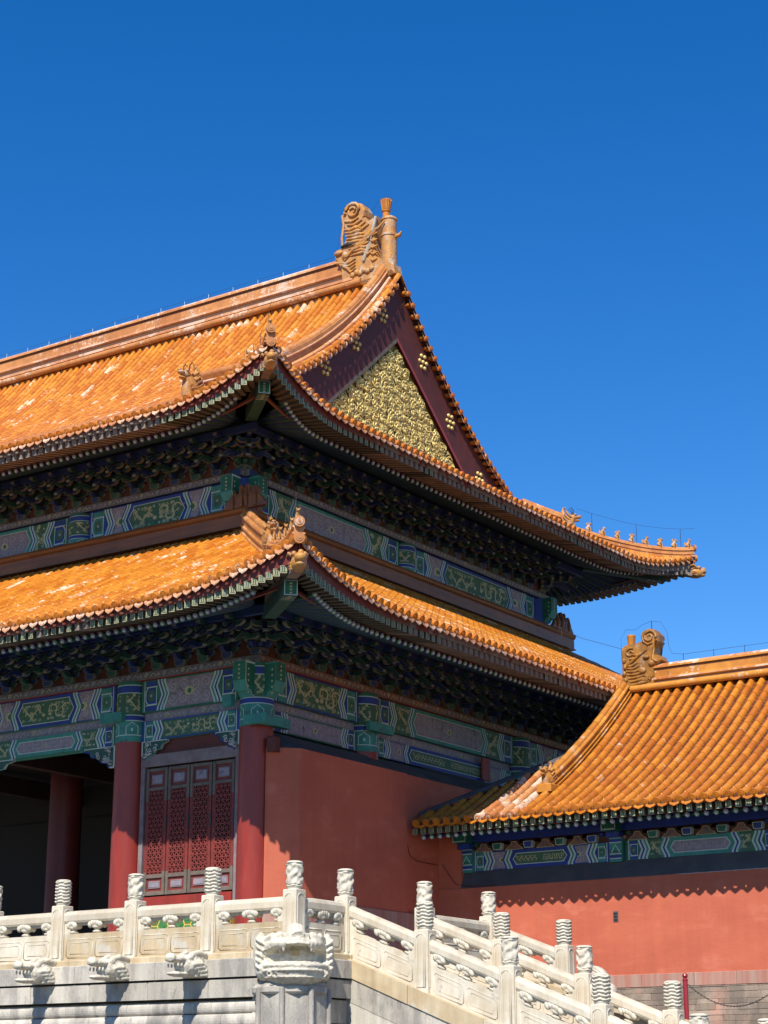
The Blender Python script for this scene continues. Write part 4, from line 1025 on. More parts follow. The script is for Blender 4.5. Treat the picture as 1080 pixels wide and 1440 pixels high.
# ---- lattice window bay
mb = MB()
mb.box((-3.09,-.02,8.56), (-.38,.05,8.868), MAROON)
mb.box((-3.09,-.10,8.30), (-.38,.04,8.555), FRAMEP); mb.box((-3.09,-.09,5.22), (-2.98,.04,8.297), FRAMEP); mb.box((-.47,-.09,5.22), (-.38,.04,8.297), FRAMEP)
mb.box((-2.975,-.12,5.22), (-.475,.04,5.52), COLRED); mb.box((-2.975,.045,5.52), (-.475,.06,8.297), DARK)
win = mb.build('window', hall)
W0, W1 = -2.95, -.49; lw = (W1-W0)/4
for k in range(4):
    mb = MB(); a, b = W0+k*lw+.012, W0+(k+1)*lw-.012; st = .075
    for x0, x1 in ((a, a+st), (b-st, b)):
        mb.bbox((x0,-.075,5.56), (x1,-.02,6.05), FRAMEG, .008); mb.bbox((x0,-.075,7.55), (x1,-.02,8.26), FRAMEG, .008)
        mb.bbox((x0,-.07,6.05), (x1,-.02,7.55), LATT, .008)
    for z0, z1 in ((5.56,5.64),(5.92,6.00),(7.78,7.85),(8.19,8.26)): mb.bbox((a+st+.001,-.07,z0), (b-st-.001,-.02,z1), FRAMEG, .008)
    for z0, z1 in ((5.643,5.917),(7.853,8.187)):
        mb.box((a+st,-.035,z0), (b-st,-.022,z1), LATT)
        mb.bbox((a+st+.06,-.055,z0+.06), (b-st-.06,-.036,z1-.06), FRAMEP, .01); mb.bbox((a+st+.085,-.062,z0+.085), (b-st-.085,-.056,z1-.085), LAV, .006)
    xa, xb, za, zb = a+st, b-st, 6.0, 7.78; mb.box((xa,-.03,za), (xb,-.022,zb), DARK)
    mb.box((xa,-.06,za), (xa+.03,-.035,zb), LATT); mb.box((xb-.03,-.06,za), (xb,-.035,zb), LATT)
    # three families of bars: six-pointed star lattice
    p = .098
    def bar(p0, p1, off):
        d = V((p1[0]-p0[0],0,p1[1]-p0[1])); d.normalize(); n_ = V((-d.z,0,d.x))*.013
        A, B = V((p0[0],-.05-off,p0[1])), V((p1[0],-.05-off,p1[1]))
        mb.obox(A-n_, n_*2, B-A, V((0,-.018,0)), LATT, random.random())
    def clip(x, z, dx, dz):
        t0, t1 = -9, 9
        for o, d, lo, hi in ((x, dx, xa, xb), (z, dz, za, zb)):
            if abs(d) < 1e-9:
                if not lo <= o <= hi: return None
                continue
            u, w = sorted(((lo-o)/d, (hi-o)/d)); t0 = max(t0, u); t1 = min(t1, w)
        return (t0, t1) if t1-t0 > .04 else None
    for i in range(-30, 31):
        for (dx, dz), o in (((.5,.866),0),((-.5,.866),.004),((1,0),.008)):
            if dz == 0: x, z = (xa+xb)/2, za+.05+i*p
            else: x, z = (xa+xb)/2+i*p/.866, za+.05
            c = clip(x, z, dx, dz)
            if c: bar((x+dx*c[0], z+dz*c[0]), (x+dx*c[1], z+dz*c[1]), o)
    for i in range(-3, 4):
        for j in range(17):
            x = (xa+xb)/2+(i+.5*(j % 2))*p/.866; z = za+.05+j*p
            if xa+.03 < x < xb-.03 and za < z < zb and (i+j) % 3 == 0: mb.ell((x,-.068,z), (.03,.012,.03), LATT, 6, 4)
    mb.box((b-.012,-.09,6.9), (b+.03,-.07,7.2), IRON)
    mb.build('window_leaf', win)
mb = MB(); mb.box((-3.0,-.14,ZT), (-.46,.04,5.215), HEXY); r_ = .15
for i in range(12):
    for j in range(7):
        x = -2.95+i*r_*1.5; z = ZT+.1+j*r_*1.732+(r_*.866 if i % 2 else 0)
        if x > -1.05 or z > 5.1: continue
        mb.prism([(r_*.84*math.cos(q*math.pi/3), r_*.84*math.sin(q*math.pi/3)) for q in range(6)], (x,-.141,z), (1,0,0), (0,0,1), (0,-.012,0), HEXG)
        mb.prism([(r_*.45*math.cos(q*math.pi/3), r_*.45*math.sin(q*math.pi/3)) for q in range(6)], (x,-.154,z), (1,0,0), (0,0,1), (0,-.010,0), HEXG, None, 0, .9)
mb.box((-1.16,-.155,ZT), (-.92,-.142,5.21), HEXY); mb.box((-.90,-.16,ZT), (-.47,-.142,5.21), COLRED)
mb.build('tiled_dado', hall)
# ---- carved spandrels under the beams
def spandrel(x, sg, w=.60, h=.42, ztop=8.866, nm='carved_spandrel'):
    mb = MB(); pr = [(0,0),(w,0),(w,-.05),(w*.80,-.10),(w*.74,-.20),(w*.55,-.22),(w*.42,-.34),(w*.25,-.36),(w*.18,-h),(0,-h)]
    pr = [(sg*u, v) for u, v in pr]
    mb.prism(pr, (x,-.04,ztop), (1,0,0), (0,0,1), (0,-.06,0), WHITEP, DGREEN, .10, .5)
    f = lambda u, v, l: V((x+sg*u, -.10-l, ztop+v)); rg2 = random.Random(5)
    for i in range(26):
        u, v = rg2.uniform(.07, w*.85), rg2.uniform(-h+.06, -.05)
        if v < -h*(1-u/w)*.95: continue
        mb.tube([f(a, b, .01) for a, b in curl(u, v, .06, 1.1, rg2.uniform(0,6), rg2.choice((-1,1)), 8)], .014, WHITEP, 4)
    mb.tube([f(u, v, .0) for u, v in [(abs(a), b) for a, b in pr[1:9]]], .016, TEAL if sg > 0 else BLUE, 4)
    mb.build(nm, hall)
spandrel(-3.09, 1, .74); spandrel(-.38, -1, .66); spandrel(-3.86, -1, .95, .48); spandrel(-8.12, 1, 1.15, .48)

# ================================================================== MARBLE TERRACE
terr = thing('marble_terrace', (4.3,-4.3,0), 'white and grey marble terrace base with carved spouts below the hall', 'terrace')
mb = MB(); TE = 4.325
mb.box((XL,-TE+.2,0), (TE-.2,5.67,ZT-.03), MARBLEG)                     # core
mb.box((TE-.2,.2,0), (TE+.17,5.67,ZT-.02), MARBLEG)
mb.build('floor_slab', terr)
def course(mb, x0, x1, yf, z0, z1, m, w=1.3, dep=.45, bev=.012, rg=None):
    x = x0; rg = rg or random
    while x < x1-.05:
        xn = min(x1, x+w*rg.uniform(.75, 1.35)); 
        if x1-xn < .35: xn = x1
        dy = rg.uniform(-.006, .006); mb.bbox((x+.004,yf+dy,z0), (xn-.004,yf+dep,z1), m, bev); x = xn
def course_y(mb, y0, y1, xf, z0, z1, m, w=1.3, dep=.45, bev=.012, rg=None):
    y = y0; rg = rg or random
    while y < y1-.05:
        yn = min(y1, y+w*rg.uniform(.75, 1.35))
        if y1-yn < .35: yn = y1
        dx = rg.uniform(-.006, .006); mb.bbox((xf-dep,y+.004,z0), (xf+dx,yn-.004,z1), m, bev); y = yn
rg = random.Random(11)
COURSES = [(3.80,3.905,.215,MARBLEY,1.4),(3.485,3.795,.30,MARBLEG,1.5),(3.145,3.455,.27,MARBLEG,1.7)]
mb = MB()
for z0, z1, pr, m, w in COURSES:
    course(mb, -14, 3.75 if z0 < 3.79 else TE+pr, -TE-pr, z0, z1, m, w, .5, .014, rg)
    course_y(mb, -3.75 if z0 < 3.79 else -TE-pr+.505, -3.0 if z0 < 3.79 else 2.3, TE+pr, z0, z1, m, w, .5, .014, rg)
def moulding(mb, prof, x0, x1, yf, m):
    x = x0
    while x < x1-.05:
        xn = min(x1, x+rg.uniform(1.2, 2.0)); xn = x1 if x1-xn < .4 else xn; t = rg.random()
        L_ = [(x+.003, yf-a, z) for a, z in prof]; R_ = [(xn-.003, yf-a, z) for a, z in prof]; n = len(prof)
        mb.add(L_+R_, [(i, n+i, n+i+1, i+1) for i in range(n-1)]+[tuple(range(n)), tuple(reversed(range(n, 2*n)))], m, t); x = xn
tor = lambda zc, r, b: [(b-.3, zc-r)]+[(b+r*.55*math.cos(q), zc+r*math.sin(q)) for q in [math.pi*(-.5+i/8) for i in range(9)]]+[(b-.3, zc+r)]
moulding(mb, tor(2.99,.105,.17), -14, 3.75, -TE, MARBLEG); moulding(mb, tor(2.76,.115,.20), -14, 3.75, -TE, MARBLEG); moulding(mb, tor(2.50,.14,.18), -14, 3.75, -TE, MARBLEG)
course(mb, -14, 3.75, -TE-.02, 1.6, 2.35, MARBLEG, 1.5, .4, .014, rg); moulding(mb, tor(1.45,.14,.15), -14, 3.75, -TE, MARBLEG)
course(mb, -14, 3.9, -TE-.28, .8, 1.3, MARBLEG, 1.5, .6, .014, rg); course(mb, -14, 3.9, -TE-.36, 0, .78, MARBLEG, 1.5, .7, .014, rg)
course(mb, -14, 3.75, -TE+.08, 1.3, 3.12, MARBLEG, 2, .2, .0, rg)
course_y(mb, -3.75, -3.0, TE+.2, 2.72, 3.12, MARBLEG, 1.5, .4, .014, rg); course_y(mb, -3.75, -3.0, TE+.22, 0, 2.70, MARBLEG, 1.5, .4, .014, rg)
mb.build('stone_course', terr)
# corner pier with fluted faces
mb = MB(); c = (TE-.10, -TE+.10)
r_ = .60; pts = []
for k in range(8):
    a = math.pi/8+k*math.pi/4; pts.append((c[0]+r_*1.08*math.cos(a), c[1]+r_*1.08*math.sin(a)))
mb.prism(pts, (0,0,0), (1,0,0), (0,1,0), (0,0,3.28), MARBLEG, None, 0, .35)
for k in range(8):
    a = math.pi/8+k*math.pi/4; x, y = c[0]+r_*1.08*math.cos(a), c[1]+r_*1.08*math.sin(a)
    mb.tube([(x,y,0),(x,y,3.26)], .05, MARBLEG, 8)
mb.lathe([(.66,3.16),(.69,3.20),(.69,3.28),(.62,3.33),(.45,3.5)], (c[0],c[1],0), MARBLEG, 8)
mb.build('corner_pier', terr)

def remesh(o, vox, disp=0, dsize=.1):
    m = o.modifiers.new('remesh', 'REMESH'); m.mode = 'VOXEL'; m.voxel_size = vox; m.use_smooth_shade = True
    s_ = o.modifiers.new('smooth', 'SMOOTH'); s_.factor = .5; s_.iterations = 2
    if disp:
        t = bpy.data.textures.new('carving', 'CLOUDS'); t.noise_scale = dsize; t.noise_depth = 2
        d = o.modifiers.new('carving', 'DISPLACE'); d.texture = t; d.strength = disp; d.mid_level = .5; d.texture_coords = 'LOCAL'
def spout_head(mb, c, D, s=1.0, m=MARBLEC):
    """carved dragon-head spout; c = root on the wall face, D = outward"""
    D = V(D).normalized(); W = V((-D.y, D.x, 0)); U = V((0,0,1)); A = (D, W, U); c = V(c)
    P_ = lambda f, w, u: c+(D*f+W*w+U*u)*s
    mb.obox(P_(-.2,-.17,-.17), D*.45*s, W*.34*s, U*.34*s, m)
    mb.ell(P_(.26,0,.02), (.30*s,.21*s,.20*s), m, 14, 10, ax=A)
    mb.ell(P_(.56,0,.12), (.26*s,.150*s,.065*s), m, 12, 8, ax=A); mb.ell(P_(.52,0,-.13), (.27*s,.14*s,.050*s), m, 12, 8, ax=A)
    mb.ell(P_(.74,0,.14), (.085*s,.12*s,.085*s), m, 10, 8, ax=A)
    for w in (-1, 1):
        mb.ell(P_(.36,.13*w,.15), (.08*s,.055*s,.065*s), m, 8, 6, ax=A)
        mb.tube([P_(.36,.10*w,.19), P_(.16,.14*w,.25), P_(-.06,.15*w,.22), P_(-.22,.15*w,.24)], [.05*s,.055*s,.045*s,.03*s], m, 8)
        for k in range(4): mb.tube([P_(.34-.06*k,.19*w,.04-.06*k), P_(.18-.06*k,.235*w,.06-.06*k), P_(.02-.05*k,.22*w,.02-.06*k)], [.03*s,.045*s,.02*s], m, 6)
        mb.ell(P_(.18,.20*w,.06), (.10*s,.05*s,.08*s), m, 8, 6, ax=A)
        for k in range(4): mb.ell(P_(.66-.09*k,.115*w,.015), (.03*s,.02*s,.045*s), m, 6, 5, ax=A)
for i, x in enumerate([4.325-1.8214*k for k in range(1, 7)]):
    mb = MB(); spout_head(mb, (x-.06,-TE-.29,3.66), (0,-1,0), .98); o = mb.build('dragon_spout', terr); remesh(o, .013, .018, .05)
# great corner dragon
mb = MB(); D = V((1,-1,0)).normalized(); W = V((-D.y, D.x, 0)); U = V((0,0,1)); A = (D, W, U); c = V((4.33,-4.33,3.74)); s_ = 1.0
P_ = lambda f, w, u: c+D*f+W*w+U*u
mb.ell(P_(-.12,0,.02), (.36,.60,.42), MARBLEC, 18, 12, ax=A)                  # back of the head
vs = []; n_ = 24                                                              # lower jaw: a deep bowl with a rim
for k in range(9):
    q = k/8*math.pi/2; vs += [P_(.10+.64*math.cos(q)**.7*math.cos(a), .56*math.cos(q)**.7*math.sin(a), -.11-.37*math.sin(q)) for a in [2*math.pi*i/n_ for i in range(n_)]]
mb.add(vs, [(k*n_+i, k*n_+(i+1)%n_, (k+1)*n_+(i+1)%n_, (k+1)*n_+i) for k in range(8) for i in range(n_)]+[tuple(range(n_)), tuple(range(8*n_, 9*n_))], MARBLEC)
mb.tube([P_(.10+.62*math.cos(a), .545*math.sin(a), -.12) for a in [math.pi*(-.5+i/14) for i in range(15)]], .035, MARBLEC, 8)
for zz, kk in ((-.20,.985),(-.31,.90)): mb.tube([P_(.10+.64*kk*math.cos(a), .56*kk*math.sin(a), zz) for a in [math.pi*(-.5+i/14) for i in range(15)]], .022, MARBLEC, 6)
mb.tube([P_(.10+.52*math.cos(a), .45*math.sin(a), -.08) for a in [math.pi*(-.45+.9*i/12) for i in range(13)]], .030, MARBLEC, 8)
mb.obox(P_(.0,-.20,.22), D*.52, W*.40, U*.20, MARBLEC); mb.tube([P_(-.1,0,.42), P_(.30,0,.43), P_(.54,0,.34)], [.17,.17,.12], MARBLEC, 12)   # broad snout
for k in range(4): mb.tube([P_(.53-.02*k,-.19,.24+.05*k), P_(.57-.02*k,0,.26+.05*k), P_(.53-.02*k,.19,.24+.05*k)], .028, MARBLEC, 6)
for w in (-1, 1):
    mb.tube([P_(.50,.20*w,.24), P_(.36,.34*w,.26), P_(.14,.46*w,.20), P_(-.02,.54*w,.08)], [.06,.10,.10,.07], MARBLEC, 10)
    mb.ell(P_(.34,.28*w,.36), (.12,.10,.09), MARBLEC, 10, 8, ax=A)
    for k in range(5): mb.tube([P_(.44-.09*k,.27*w+.05*k*w,.30-.01*k), P_(.30-.09*k,.40*w+.04*k*w,.37-.02*k), P_(.10-.08*k,.52*w+.02*k*w,.30-.02*k)], [.04,.075,.035], MARBLEC, 8)
    mb.ell(P_(.0,.57*w,.10), (.20,.13,.36), MARBLEC, 12, 8, ax=A); mb.ell(P_(.02,.50*w,-.16), (.26,.16,.20), MARBLEC, 12, 8, ax=A)
    for k in range(5): mb.tube([P_(.10,.66*w,.34-.11*k), P_(.20,.63*w,.30-.11*k), P_(.22,.54*w,.24-.11*k)], [.02,.032,.015], MARBLEC, 6)
    for k in range(3):                                                       # carved scrolls on the jaw
        cx_, cz_ = (.18+.14*k)*w, -.20-.03*k
        mb.tube([P_(.10+.60*math.cos(.5+.2*k)*.98+.0, cx_+.07*(1-.06*i)*math.cos(i*.7), cz_+.07*(1-.06*i)*math.sin(i*.7)) for i in range(12)], .018, MARBLEC, 5)
    for k in range(4): mb.ell(P_(.46-.10*k,.24*w+.05*w*k,.16), (.045,.03,.06), MARBLEC, 6, 5, ax=A)
o = mb.build('corner_dragon_spout', terr); remesh(o, .015, .022, .06)

# ================================================================== BALUSTRADES
def carved_cap(kind):
    """drum-shaped newel cap: 0 = ridged clouds and waves, 1 = coiling dragon in relief"""
    mb = MB(); n, k = 44, 44; H = .49; vs = []; rr_ = random.Random(kind+2)
    for j in range(k+1):
        t = j/k; z = t*H
        base = .118 if t < .05 else (.130 if t < .12 else .142)
        if t > .95: base = .142-.05*((t-.95)/.05)**2
        for i in range(n):
            th = 2*math.pi*i/n; d = 0
            if .10 < t < .95:
                if kind == 0:
                    d = .013*math.sin(t*H/.060*2*math.pi+1.1*math.sin(th*5)+.5*math.sin(th*11+t*9))
                else:
                    u, w_ = th*.142/.036, t*H/.036
                    d = .010*math.sin(u*.9+2.2*math.sin(w_*.55)+.6)*math.cos(w_*.8+1.7*math.sin(u*.5))+.009*math.sin(w_*1.3+2.4*math.sin(u*.7+1))
                    if t < .2 or t > .86: d = .012*math.sin(t*H/.045*2*math.pi+.8*math.sin(th*5))
                d = max(-.016, min(.016, d*1.35))
            r = base+d; vs.append((r*math.cos(th), r*math.sin(th), z))
    F = [(j*n+i, j*n+(i+1)%n, (j+1)*n+(i+1)%n, (j+1)*n+i) for j in range(k) for i in range(n)]
    mb.add(vs, F, MARBLEC, .5, True); mb.add(vs[-n:], [tuple(range(n))], MARBLEC, .5)
    return mb
def post_mb(h=1.03, w=.145):
    mb = MB(); mb.bbox((-w,-w,-.35), (w,w,h), MARBLE, .012)
    for nx, ny in ((0,-1),(1,0),(0,1),(-1,0)):
        N = V((nx,ny,0)); W = V((-ny,nx,0)); f = lambda x, y, l: N*(w+l)+W*x+V((0,0,y))
        arch = [(-.095,.06),(-.095,h-.16)]+[(-.095*math.cos(a), h-.16+.09*math.sin(a)) for a in [math.pi*i/8 for i in range(1,8)]]+[(.095,h-.16),(.095,.06)]
        arch = arch+[arch[0]]
        mb.tube([f(x, y, .0) for x, y in arch], .010, MARBLE, 4, .6, False)
        mb.tube([f(x*.68, y*.985+.01, .0) for x, y in arch], .006, MARBLE, 4, .4, False)
    return mb
CAPM = {}
def panel_mb(L, slope, seed, clean=False):
    """balustrade panel between two posts: slab with sunk frames, vase supports, rounded rail (sheared along a stair)"""
    mb = MB(); rg = random.Random(seed); a, b = .148, L-.148; t = .075
    def sh(v): return (v[0], v[1], v[2]+slope*v[0])
    def add(m2): mb.v.extend([]) 
    q = MB(); st = .15
    q.box((a,-t,-.05), (b,t,.50), MARBLE if rg.random() < .6 else MARBLEY, rg.random())
    for x0, x1 in ((a, a+st), (b-st, b)): q.box((x0,-t,.501), (x1,t,.72), MARBLE, rg.random())
    mid = (a+b)/2
    for x0, x1 in ((a+.07, mid-.03), (mid+.03, b-.07)):
        for s in (-1, 1):
            y = s*(t+.001); c = .05
            q.tube([(x0+c,y,.06),(x1-c,y,.06),(x1,y,.06+c),(x1,y,.40-c),(x1-c,y,.40),(x0+c,y,.40),(x0,y,.40-c),(x0,y,.06+c),(x0+c,y,.06)], .009, MARBLE, 4, .5, False)
            q.tube([(x0+.1,y,.13),(x1-.1,y,.13),(x1-.06,y,.23),(x1-.1,y,.33),(x0+.1,y,.33),(x0+.06,y,.23),(x0+.1,y,.13)], .006, MARBLE, 4, .5, False)
    pr = [(.085,.70),(.105,.74),(.105,.84),(.075,.90),(.0,.925),(-.075,.90),(-.105,.84),(-.105,.74),(-.085,.70)]
    n = len(pr); A = [(a,y,z) for y, z in pr]; B = [(b,y,z) for y, z in pr]
    q.add(A+B, [(i,(i+1)%n,n+(i+1)%n,n+i) for i in range(n)]+[tuple(range(n)), tuple(reversed(range(n,2*n)))], MARBLE, rg.random())
    q.box((a+st,-.045,.655), (b-st,.045,.70), MARBLE, .4)
    for x, wd in ((mid, 1), (a+st+.03, .6), (b-st-.03, .6)):
        q.lathe([(.055,.50),(.085,.515),(.09,.535),(.05,.555),(.045,.57),(.10,.60),(.105,.63),(.07,.645)], (x,0,0), MARBLEC, 12)
        for s in (-1, 1):
            for k in range(-2, 3): q.ell((x+k*.062*wd, s*.06, .69-.018*abs(k)+.012*(k%2)), (.056,.052,.066), MARBLEC, 8, 6)
        for k in (-1, 1): q.ell((x+k*.10*wd, 0, .66), (.075,.10,.06), MARBLEC, 8, 6)
    q.v = [sh(v) for v in q.v]; return q
def balustrade(name, posts, label, start_kind=0, panels=None, group=None):
    """posts: list of (x,y,zbase); panels between successive posts where panels[i] is true"""
    t = thing(name, posts[0], label, 'balustrade', group)
    for i, p in enumerate(posts):
        if 'post' not in CAPM:
            o = post_mb().build('post', t); CAPM['post'] = o; o.location = V(p)-ORG[t.name]; o.data.transform(__import__('mathutils').Matrix.Translation(ORG[t.name]))
        else: o = inst0(CAPM['post'], t, p)
        kd = (i+start_kind) % 2
        if kd not in CAPM:
            c = carved_cap(kd).build('carved_cap', o); CAPM[kd] = c; c.data.transform(__import__('mathutils').Matrix.Translation(ORG[o.name])); 
        else: c = CAPM[kd].copy(); scene.collection.objects.link(c); c.parent = o
        c.location = (0,0,1.03); c.rotation_euler = (0,0,random.uniform(0,6.28))
        if i+1 < len(posts) and (panels is None or panels[i]):
            q = posts[i+1]; dx, dy, dz = q[0]-p[0], q[1]-p[1], q[2]-p[2]; L = math.hypot(dx, dy)
            o = panel_mb(L, dz/L, 31*i+len(posts)+start_kind*7).build('rail_panel', t)
            o.data.transform(__import__('mathutils').Matrix.Translation(ORG[t.name])); o.location = V(p)-ORG[t.name]; o.rotation_euler = (0,0,math.atan2(dy, dx))
    return t
def inst0(src, parent, loc):
    c = src.copy(); scene.collection.objects.link(c); c.parent = parent; c.location = V(loc)-ORG[parent.name]; ORG[c.name] = ORG[parent.name]; return c
ys = [-TE, -2.81, -.225, 2.11]
balustrade('terrace_balustrade', [(TE-1.8214*k, -TE, ZT) for k in range(0, 8)], 'carved white marble balustrade along the front edge of the terrace', 1)
SP, DR = 1.70, .665
bN = balustrade('stair_balustrade', [(TE+SP*k, ys[1], ZT-DR*k) for k in range(6)], 'nearest sloping marble stair balustrade, its posts largest', 1, group='balustrades along the stairs')
bM = balustrade('stair_balustrade', [(TE+SP*k, ys[2], ZT-DR*k) for k in range(6)], 'middle sloping marble stair balustrade, behind the nearest one', 1, group='balustrades along the stairs')
bF = balustrade('stair_balustrade', [(TE+SP*k, ys[3], ZT-.63*k) for k in range(2)], 'shorter marble balustrade against red wall, ending in round drum stones', 1, group='balustrades along the stairs')
def side_panel(root, p, q, seed):
    L = q[1]-p[1]; o = panel_mb(L, 0, seed).build('rail_panel', root); o.data.transform(__import__('mathutils').Matrix.Translation(ORG[root.name]))
    o.location = V(p)-ORG[root.name]; o.rotation_euler = (0,0,math.pi/2)
side_panel(bN, (TE,ys[0],ZT), (TE,ys[1],ZT), 3); side_panel(bF, (TE,ys[2],ZT), (TE,ys[3],ZT), 4)
# drum stones at the foot of the short balustrade
mb = MB()
def drum(x, z, r, th=.11):
    y = ys[3]; n = 24; vs = []
    for yy, rr2 in ((-th,r-.02),(-th+.02,r),(th-.02,r),(th,r-.02)):
        for k in range(n): vs.append((x+rr2*math.cos(2*math.pi*k/n), y+yy, z+rr2*math.sin(2*math.pi*k/n)))
    F = [(j*n+k, j*n+(k+1)%n, (j+1)*n+(k+1)%n, (j+1)*n+k) for j in range(3) for k in range(n)]
    mb.add(vs, F, MARBLE, .5, True); mb.add(vs[:n], [tuple(range(n))], MARBLE, .5); mb.add(vs[3*n:], [tuple(range(n))], MARBLE, .5)
    for s in (-1, 1):
        for q in (.78, .45): mb.tube([(x+r*q*math.cos(2*math.pi*k/20), y+s*(th+.002), z+r*q*math.sin(2*math.pi*k/20)) for k in range(21)], .012, MARBLE, 4, .5, False)
drum(6.62, 3.56, .34); drum(6.93, 3.40, .17); drum(7.10, 3.18, .19); drum(7.40, 3.03, .20)
mb.prism([(6.2,3.35),(6.5,3.7),(7.4,2.95),(8.6,2.62),(6.2,2.62)], (0,ys[3]+.09,0), (1,0,0), (0,0,1), (0,-.18,0), MARBLE)
mb.build('drum_stone', bF)
mb = MB(); mb.prism([(4.5,3.9),(4.5,3.62),(9.0,2.61),(9.0,2.72)], (0,ys[3]+.3,0), (1,0,0), (0,0,1), (0,-.6,0), MARBLEY); mb.build('stair_kerb', bF)

# ================================================================== STAIRCASE
stair = thing('stone_staircase', (9,-1.5,0), 'stone staircase with ochre stained flank stones between two marble balustrades', 'staircase')
mb = MB(); x0 = TE+.22; g = DR/SP; n = 26
for k in range(n):
    z1 = ZT-.02-(k+1)*.15; xx = x0+.15/g*(k)
    if z1 <= 0: break
    mb.bbox((xx,ys[1]+.3,max(0,z1-.5)), (xx+.15/g+.02,ys[2]-.3,z1), MARBLEY, .01)
mb.build('step', stair)
zl = lambda x: ZT-g*(x-TE)
for yc, nm in ((ys[1], 'flank_near'), (ys[2], 'flank_far')):
    mb = MB(); x = TE+.16
    while x < 14.2:                                                     # sloping kerb stones under the rail
        xn = min(14.3, x+rg.uniform(1.3, 2.1)); t = rg.random(); e = .006
        mb.prism([(x+e, zl(x)+.012-g*e), (xn-e, zl(xn)+.012+g*e), (xn-e, zl(xn)-.30), (x+e, zl(x)-.30)], (0,yc+.28,0), (1,0,0), (0,0,1), (0,-.50+rg.uniform(-.008,.008),0), MARBLEY if rg.random() < .6 else MARBLE, None, 0, t); x = xn
    # flank blocks
    j = 0; off = .33
    while off < 2.2:
        h = (.40, .36, .42, .4, .4)[j % 5]; x = TE+.16
        while x < 14:
            xn = x+rg.uniform(1.1, 1.9); e = .007
            mb.prism([(x+e, max(0,zl(x)-off)), (xn-e, max(0,zl(xn)-off)), (xn-e, max(0,zl(xn)-off-h+.012)), (x+e, max(0,zl(x)-off-h+.012))], (0,yc+.24,0), (1,0,0), (0,0,1), (0,-.44+rg.uniform(-.012,.012),0),
                     (MARBLEG, MARBLE, MARBLEG, MARBLEY)[rg.randrange(4)], None, 0, rg.random()); x = xn
        off += h; j += 1
    mb.prism([(TE+.16,zl(TE)-.2),(13.9,zl(13.9)-.3),(13.9,0),(TE+.16,0)], (0,yc+.2,0), (1,0,0), (0,0,1), (0,-.38,0), MARBLEG)
    mb.build('stair_flank', stair)

# ================================================================== SIDE HALL (low building joined to the right)
wing = thing('side_hall', (9,7.5,2.6), 'low side building with amber tiled roof and plain red wall', 'side building')
YW = 5.68; EY = 4.28; YR = 9.6
WA = (.473,.0359,0)
WS = Slope((1,0,0), (0,1,0), (0,EY,0), 7.23, WA, [], 0, 0, 1)
WX0, WX1, XR = .96, 16.0, 3.80
def wtop(e):
    if e >= XR-.10: return YR-EY-.02
    return .45+(e-WX0)/(XR-.1-WX0)*2.65
mb = MB(); tile_slope(mb, WS, WX0, WX1,   .268, wtop, lambda e: TILEW if 2.55 < e < 3.7 else TILE2, PAN2, TILE2, seg=.29, pan=.105, nails=(.22,.95), r=.074, off=.1, ds=.74)
WB = Slope((1,0,0), (0,-1,0), (0,2*YR-EY,0), 7.23, WA, [], 0, 0, 1)
ds = frange(0, 5.3, .5)
for a, b in zip(ds, ds[1:]): mb.add([WB.P(XR,a), WB.P(WX1,a), WB.P(WX1,b), WB.P(XR,b)], [(0,1,2,3)], PAN2)
ds = frange(.1, 5.3, .4)
for a, b in zip(ds, ds[1:]): mb.add([WS.P(XR,a,-.06), WS.P(WX1,a,-.06), WS.P(WX1,b,-.06), WS.P(XR,b,-.06)], [(0,1,2,3)], DARKW)
mb.add([WS.P(WX0,.1,-.06), WS.P(XR,.1,-.06), WS.P(XR,3.0,-.06), WS.P(WX0,.4,-.06)], [(0,1,2,3)], DARKW)
wroof = mb.build('tiled_roof', wing)
mb = MB(); mb.sweep([(4.2+i*.78, YR, 10.80) for i in range(16)], (0,1,0), RPROF(.36,.60), RIDGE2, [(RIDGE2, RIDGE2, IRONB, RIDGE2, TILEW, RIDGE2, RIDGE2, IRONB, RIDGE2, TILEW, RIDGE2)[min(k, 21-k) % 11] if k < 22 else RIDGE2 for k in range(23)])
for sg in (-1, 1): mb.tube([(4.0,YR+sg*.22,10.82),(WX1,YR+sg*.22,10.82)], .085, RIDGE2, 8)
mb.build('main_ridge', wroof)
mb = MB(); pth = [WS.P(XR, d, .04) for d in frange(1.30, YR-EY-.1, .33)]
mb.sweep(pth, (1,0,0), RPROF(.26,.34), RIDGE2)
for k, (a, b) in enumerate(zip(pth, pth[1:])):
    mb.tube([a+V((0,0,.33)), b+V((0,0,.33))], [.088,.078], RIDGE2, 8)
    mb.tube([a+V((-.20,0,.05)), b+V((-.20,0,.05))], [.085,.075], RIDGE2, 8)
mb.build('gable_ridge', wroof)
mb = MB(); p = WS.P(XR, 1.20, .05); mb.bbox((p.x-.18,p.y-.12,p.z-.02), (p.x+.18,p.y+.4,p.z+.16), RIDGE2, .02); guardian(mb, p+V((0,.08,.10)), (0,-1,0), .58); mb.build('guardian_beast', wroof)
SIL2 = [(3.72,10.75),(3.74,11.54),(3.73,11.86),(3.84,11.93),(4.04,11.93),(4.16,11.95),(4.32,11.98),(4.37,12.03),(4.30,12.1),(4.33,12.21),(4.45,12.27),(4.63,12.23),(4.74,12.09),(4.74,11.92),(4.65,11.78),(4.62,11.6),(4.78,11.56),(4.84,11.44),(4.68,11.36),(4.60,11.31),(4.60,10.80)]
mb = MB(); finial(mb, SIL2, YR, .40, 1, BEAST2)
